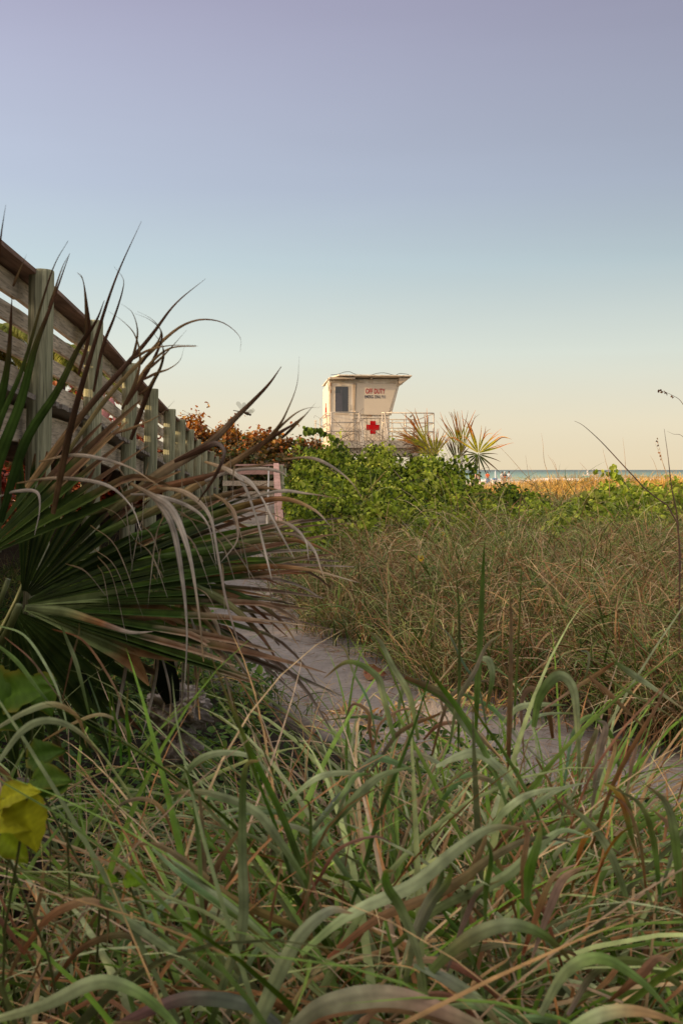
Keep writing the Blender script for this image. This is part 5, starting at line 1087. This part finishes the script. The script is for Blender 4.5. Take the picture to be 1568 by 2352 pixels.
def person(label, px, D, zf, yaw, shirt, shorts, h=1.72, arms=((0, 0), (0, 0)), stride=.1, hat=None, group='bathers on the beach', long=False, pack=None, cut=None):
    g_ = Vector(((px-784)/F*D, D, zf)); rt = tag(empty('person', g_, R(yaw)), label, 'person', group); s = h/1.72
    def J(x, y, z): return (x*s, y*s, z*s)
    nodes = [(J(0, 0, .95), .12*s, .09*s), (J(0, .0, 1.12), .12*s, .085*s), (J(0, 0, 1.32), .15*s, .10*s), (J(0, 0, 1.44), .06*s), (J(0, -.01, 1.50), .05*s), (J(0, -.02, 1.60), .085*s, .095*s), (J(0, -.01, 1.69), .07*s, .08*s)]
    edges = [(i, i+1) for i in range(6)]
    hands = []
    for sg, (fw, up) in zip((-1, 1), arms):
        k = len(nodes); el = J(sg*.25, -.10*fw, 1.14+.05*up); ha = J(sg*(.25-.08*fw), -.32*fw+.03, .90+.30*fw+.2*up)
        nodes += [(J(sg*.17, 0, 1.39), .055*s), (el, .042*s), (ha, .028*s)]; edges += [(2, k), (k, k+1), (k+1, k+2)]
        hv = Vector(ha)-Vector(el); hv.normalize(); q_ = Vector(ha)+hv*.05*s; nodes += [(tuple(q_), .035*s, .018*s)]; edges += [(k+2, k+3)]
        for f in range(3):
            e = q_+hv*.07*s+Vector((0, (f-1)*.025*s, 0)); nodes.append((tuple(e), .010*s)); edges.append((k+3, len(nodes)-1))
        hands.append(k)
    for sg in (-1, 1):
        k = len(nodes); st = sg*stride; nodes += [(J(sg*.09, 0, .88), .085*s), (J(sg*.10, -st*.5-.01, .48), .055*s), (J(sg*.11, -st, .10), .038*s), (J(sg*.12, -st-.12, .035), .035*s, .03*s)]; edges += [(0, k), (k, k+1), (k+1, k+2), (k+2, k+3)]
    skinned('body', nodes, edges, M['skin'], rt)
    nd = [(J(0, 0, .93), .145*s, .11*s), (J(0, 0, 1.12), .14*s, .105*s), (J(0, 0, 1.33), .165*s, .12*s), (J(0, 0, 1.42), .085*s)]; ed = [(0, 1), (1, 2), (2, 3)]
    for sg, k in zip((-1, 1), hands):
        a_ = Vector(nodes[k][0]); e = Vector(nodes[k+1][0]); m_ = len(nd); q_ = a_.lerp(e, .75) if not long else e
        nd += [(tuple(a_), .075*s), (tuple(q_), .06*s)]; ed += [(2, m_), (m_, m_+1)]
        if long: nd.append((tuple(e.lerp(Vector(nodes[k+2][0]), .85)), .045*s)); ed.append((m_+1, m_+2))
    skinned('shirt', nd, ed, M[shirt], rt)
    nd = [(J(0, 0, .96), .135*s, .11*s)]; ed = []
    for sg in (-1, 1):
        m_ = len(nd); st = sg*stride; nd += [(J(sg*.09, 0, .85), .10*s), (J(sg*.10, -st*.4, .56), .085*s)]; ed += [(0, m_), (m_, m_+1)]
        if long == 'jeans' : nd.append((J(sg*.11, -st, .12), .06*s)); ed.append((m_+1, m_+2))
    skinned('trousers' if long == 'jeans' else 'shorts', nd, ed, M[shorts], rt)
    hd = MB(); hd.tube([J(0, .015, 1.585), J(0, .01, 1.66), J(0, 0, 1.715), J(0, 0, 1.745)], [.094*s, .105*s, .085*s, .03*s], 12).build('hair', M['hair'], rt, smooth=True)
    if hat: MB().tube([J(0, 0, 1.665), J(0, 0, 1.72), J(0, 0, 1.765)], [.115*s, .105*s, .05*s], 12).box(-.07*s, .07*s, -.2*s, -.08*s, 1.665*s, 1.68*s).build('cap', M[hat], rt, smooth=True)
    if pack: pk = MB().box(-.15, .15, .10, .26, 1.02, 1.42).build('backpack', M[pack], rt, bevel=.04); MB().box(-.12, .12, .261, .275, 1.12, 1.20).build('pocket_stripe', M['orange'], pk)
    return rt
cloth('brown_shirt', (.22, .15, .10)); cloth('orange', (.75, .13, .03)); cloth('white_shirt', (.66, .62, .58)); cloth('pale_blue', (.50, .56, .62)); cloth('dark_shorts', (.08, .05, .04)); cloth('khaki', (.42, .32, .22))
cloth('blue_grey', (.20, .30, .42)); cloth('dark_pack', (.06, .055, .05)); cloth('jeans', (.10, .28, .55)); cloth('pink_shirt', (.5, .22, .22)); cloth('white_hat', (.75, .72, .68)); cloth('turq', (.18, .60, .62)); cloth('pink_skin', (.6, .3, .22))
ZB = -.79
person('person in brown shirt and dark shorts with back turned, leftmost clear bather', 1100, 128, ZB, 190, 'brown_shirt', 'dark_shorts', arms=((.8, .6), (.3, 0)))
person('person at the far left, half hidden behind the brown shirted one', 1093, 130, ZB, 150, 'pink_skin', 'dark_shorts', arms=((.6, .8), (.2, 0)))
person('person in bright orange red shirt behind a blue grey beach chair', 1119, 127, ZB, 175, 'orange', 'blue_grey', h=1.8, arms=((.3, 0), (.1, 0)))
person('person in white shirt and khaki shorts left in the group of three', 1152.5, 129, ZB, 200, 'white_shirt', 'khaki', h=1.8, arms=((.5, .3), (.1, 0)))
person('person in white cap carrying a dark backpack in the middle of the trio', 1158.5, 127.5, ZB, 175, 'dark_pack', 'khaki', h=1.76, hat='white_hat', pack='dark_pack')
person('person in pale blue shirt standing rightmost of the trio', 1168, 128, ZB, 165, 'pale_blue', 'khaki', h=1.84, arms=((.1, 0), (.1, 0)), hat='dark_pack')
# person on the boardwalk seen through the fence
zd = float(np.interp(20, [p_[0] for p_ in FP], [p_[2] for p_ in FP]))-1.0
person('person in blue jeans and pinkish shirt on the boardwalk glimpsed between fence boards', 236, 20, zd, 185, 'pink_shirt', 'jeans', long='jeans', group=None, hat='pale_blue')
# beach gear
g_ = at(1120, 1108, 126.5); g_.z = ZB
ch = tag(empty('beach_chair', g_, R(10)), 'blue grey folding beach chair standing in front of the orange shirt', 'chair')
MB().box(-.28, .28, -.02, .02, .38, .92).build('backrest', M['blue_grey'], ch, bevel=.02); MB().box(-.28, .28, -.5, -.03, .34, .38).build('seat', M['blue_grey'], ch, bevel=.01)
for sx_ in (-.3, .3):
    MB().tube([(sx_, -.5, 0), (sx_, 0, .55), (sx_, .05, .95)], .015, 6).build('leg', M['metal'], ch); MB().tube([(sx_, .3, 0), (sx_, -.45, .40)], .015, 6).build('leg', M['metal'], ch)
def cooler(label, px, D, w, h, c1, c2, grp='beach bags and coolers by the bathers'):
    g_ = at(px, 1110, D); g_.z = ZB; rt = tag(empty('beach_cooler', g_, R(rnd.uniform(-30, 30))), label, 'cooler', grp)
    MB().box(-w/2, w/2, -.2, .2, 0, h*.8).build('body', M[c1], rt, bevel=.03); MB().box(-w/2-.01, w/2+.01, -.21, .21, h*.8+.003, h).build('lid', M[c2], rt, bevel=.02)
cooler('white cooler left of the brown shirted bather', 1087, 126, .8, .6, 'white_shirt', 'white_hat'); cooler('white box with grey lid at the left end of the beach gear', 1078, 127, .9, .7, 'white_hat', 'pale_blue')
cooler('low white cooler between brown and orange bathers', 1107, 126, .8, .4, 'white_hat', 'white_shirt'); cooler('white tub with blue top left of the trio', 1135, 128, .6, .95, 'white_hat', 'jeans'); cooler('khaki bag at the feet of the trio', 1143, 127, .7, .45, 'khaki', 'brown_shirt')
cooler('pale bag right of the trio on the sand', 1180, 128, .7, .4, 'white_hat', 'khaki')
# folded umbrella
g_ = at(1139, 1100, 128.4); g_.z = ZB; um = tag(empty('beach_umbrella', g_), 'closed pale green and blue beach umbrella left of the trio', 'umbrella')
MB().tube([(0, 0, 0), (-.12, 0, 1.9)], .02, 6).build('pole', M['metal'], um); MB().tube([(-.03, 0, .7), (-.07, 0, 1.1), (-.12, 0, 1.75), (-.13, 0, 1.95)], [.12, .15, .09, .01], 10).build('canopy', M['pale_blue'], um, smooth=True)
# small craft at the water edge
g_ = at(1352, 1104, 150); g_.z = ZB; bt = tag(empty('rescue_boat', g_, R(5)), 'small turquoise and white boat at the water line behind the golden ridge', 'boat')
hull = MB(); hv = [(-1.0, -.5, .55), (.9, -.5, .55), (.9, .5, .55), (-1.3, .0, .6), (-.8, -.35, 0), (.8, -.35, 0), (.8, .35, 0), (-1.0, 0, .05)]
hull.add(hv, [(0, 1, 5, 4), (1, 2, 6, 5), (2, 3, 7, 6), (3, 0, 4, 7), (4, 5, 6, 7), (3, 2, 1, 0)]).build('hull', M['turq'], bt, bevel=.03)
MB().box(-.6, .6, -.3, .3, .56, 1.15).build('cabin', M['turq'], bt, bevel=.03); MB().box(-.85, .85, -.42, .42, 1.153, 1.30).build('cabin_roof', M['white_hat'], bt, bevel=.03)
MB().box(-.35, -.15, -.06, .06, 1.31, 1.95).build('mast', M['white_hat'], bt); MB().box(.62, .86, -.3, .3, .56, 1.15).build('stern_panel', M['white_hat'], bt)

# ------------------------------------------------------------------ sky, sun, camera
sdir = Vector((-math.cos(R(SUN_EL))*math.cos(R(SUN_A)), -math.cos(R(SUN_EL))*math.sin(R(SUN_A)), math.sin(R(SUN_EL))))
ld = bpy.data.lights.new('sun', 'SUN'); ld.energy = 5.0; ld.angle = R(.6); ld.color = (1, .73, .43)
so = bpy.data.objects.new('sun', ld); C.objects.link(so); so.rotation_euler = sdir.to_track_quat('Z', 'Y').to_euler()
w = bpy.data.worlds.new('World'); bpy.context.scene.world = w; w.use_nodes = True; nt = w.node_tree; nt.nodes.clear(); L = nt.links.new
out = N(nt, 'ShaderNodeOutputWorld'); bg = N(nt, 'ShaderNodeBackground'); L(bg.outputs[0], out.inputs[0])
sk = N(nt, 'ShaderNodeTexSky', sky_type='NISHITA'); sk.sun_disc = False; sk.sun_elevation = R(SUN_EL); sk.sun_rotation = R(270-SUN_A); sk.air_density = 1.2; sk.dust_density = 2.5; sk.ozone_density = 2.0
tc = N(nt, 'ShaderNodeTexCoord'); sp_ = N(nt, 'ShaderNodeSeparateXYZ'); L(tc.outputs['Generated'], sp_.inputs[0])
def s2l(r, g, b_): return tuple(((c/255+.055)/1.055)**2.4 if c > 10 else c/255/12.92 for c in (r, g, b_))
# twilight tint by elevation: cream at the horizon, mint, pale blue, lavender overhead
rp_ = ramp(nt, [(0.0, s2l(237, 219, 184)), (.045, s2l(237, 226, 198)), (.115, s2l(223, 230, 219)), (.20, s2l(193, 210, 216)), (.27, s2l(180, 191, 209)), (.36, s2l(172, 177, 199)), (.43, s2l(165, 165, 190)), (.62, (.44, .43, .44)), (1.0, (1.2, 1.15, 1.08))])
L(sp_.outputs['Z'], rp_.inputs[0])
zc_ = N(nt, 'ShaderNodeMapRange', interpolation_type='SMOOTHSTEP'); zc_.inputs['From Min'].default_value = 0; zc_.inputs['From Max'].default_value = .35; zc_.inputs['To Max'].default_value = -.50; L(sp_.outputs['Z'], zc_.inputs['Value'])
mrx = N(nt, 'ShaderNodeMath', operation='MULTIPLY_ADD'); L(sp_.outputs['X'], mrx.inputs[0]); L(zc_.outputs[0], mrx.inputs[1]); mrx.inputs[2].default_value = 1.0
mph = N(nt, 'ShaderNodeMapping'); mph.inputs['Scale'].default_value = (1.2, 1.2, 9); L(tc.outputs['Generated'], mph.inputs['Vector'])
nh = N(nt, 'ShaderNodeTexNoise'); nh.inputs['Scale'].default_value = 1.6; nh.inputs['Detail'].default_value = 4; nh.inputs['Distortion'].default_value = .4; L(mph.outputs[0], nh.inputs['Vector'])
nm_ = N(nt, 'ShaderNodeMapRange'); nm_.inputs['To Min'].default_value = .955; nm_.inputs['To Max'].default_value = 1.045; L(nh.outputs['Fac'], nm_.inputs['Value'])
mq = N(nt, 'ShaderNodeMath', operation='MULTIPLY'); L(mrx.outputs[0], mq.inputs[0]); L(nm_.outputs[0], mq.inputs[1]); mrx = mq
scn = N(nt, 'ShaderNodeVectorMath', operation='SCALE'); L(rp_.outputs[0], scn.inputs[0]); L(mrx.outputs[0], scn.inputs['Scale'])
ns = N(nt, 'ShaderNodeVectorMath', operation='SCALE'); ns.inputs['Scale'].default_value = .07; L(sk.outputs[0], ns.inputs[0])
mx = N(nt, 'ShaderNodeMix', data_type='RGBA'); mx.inputs[0].default_value = .04; L(scn.outputs[0], mx.inputs[6]); L(ns.outputs[0], mx.inputs[7])
# brighter, warmer sky towards the low sun on the left and behind the viewer
def band(node_out, lo, hi, col):
    m_ = N(nt, 'ShaderNodeMapRange', interpolation_type='SMOOTHSTEP'); m_.inputs['From Min'].default_value = lo; m_.inputs['From Max'].default_value = hi; L(node_out, m_.inputs['Value'])
    c_ = N(nt, 'ShaderNodeVectorMath', operation='SCALE'); c_.inputs[0].default_value = col; L(m_.outputs[0], c_.inputs['Scale']); return c_.outputs[0]
dt = N(nt, 'ShaderNodeVectorMath', operation='DOT_PRODUCT'); dt.inputs[1].default_value = tuple(sdir); L(tc.outputs['Generated'], dt.inputs[0])
ng = N(nt, 'ShaderNodeMath', operation='MULTIPLY'); ng.inputs[1].default_value = -1; L(sp_.outputs['Y'], ng.inputs[0])
a1_ = N(nt, 'ShaderNodeVectorMath', operation='ADD'); L(mx.outputs[2], a1_.inputs[0]); L(band(dt.outputs['Value'], .25, 1.0, (1.9, 1.35, .8)), a1_.inputs[1])
a2_ = N(nt, 'ShaderNodeVectorMath', operation='ADD'); L(a1_.outputs[0], a2_.inputs[0]); L(band(ng.outputs[0], -.1, .9, (.25, .23, .21)), a2_.inputs[1])
L(a2_.outputs[0], bg.inputs['Color']); bg.inputs['Strength'].default_value = 1.0

cd = bpy.data.cameras.new('camera'); cam = bpy.data.objects.new('camera', cd); C.objects.link(cam); bpy.context.scene.camera = cam
cam.location = (0, 0, CZ); cam.rotation_euler = (R(90), 0, 0); cd.sensor_fit = 'VERTICAL'; cd.sensor_height = 36; cd.lens = F/2352*36; cd.shift_y = -97/2352
cd.clip_start = .05; cd.clip_end = 30000
cd.dof.use_dof = True; cd.dof.focus_distance = 8; cd.dof.aperture_fstop = 13
s = bpy.context.scene; s.view_settings.view_transform = 'Standard'; s.view_settings.look = 'None'; s.view_settings.exposure = 0; s.view_settings.gamma = 1
s.cycles.max_bounces = 5; s.cycles.diffuse_bounces = 1; s.cycles.glossy_bounces = 2; s.cycles.transmission_bounces = 3; s.cycles.transparent_max_bounces = 8
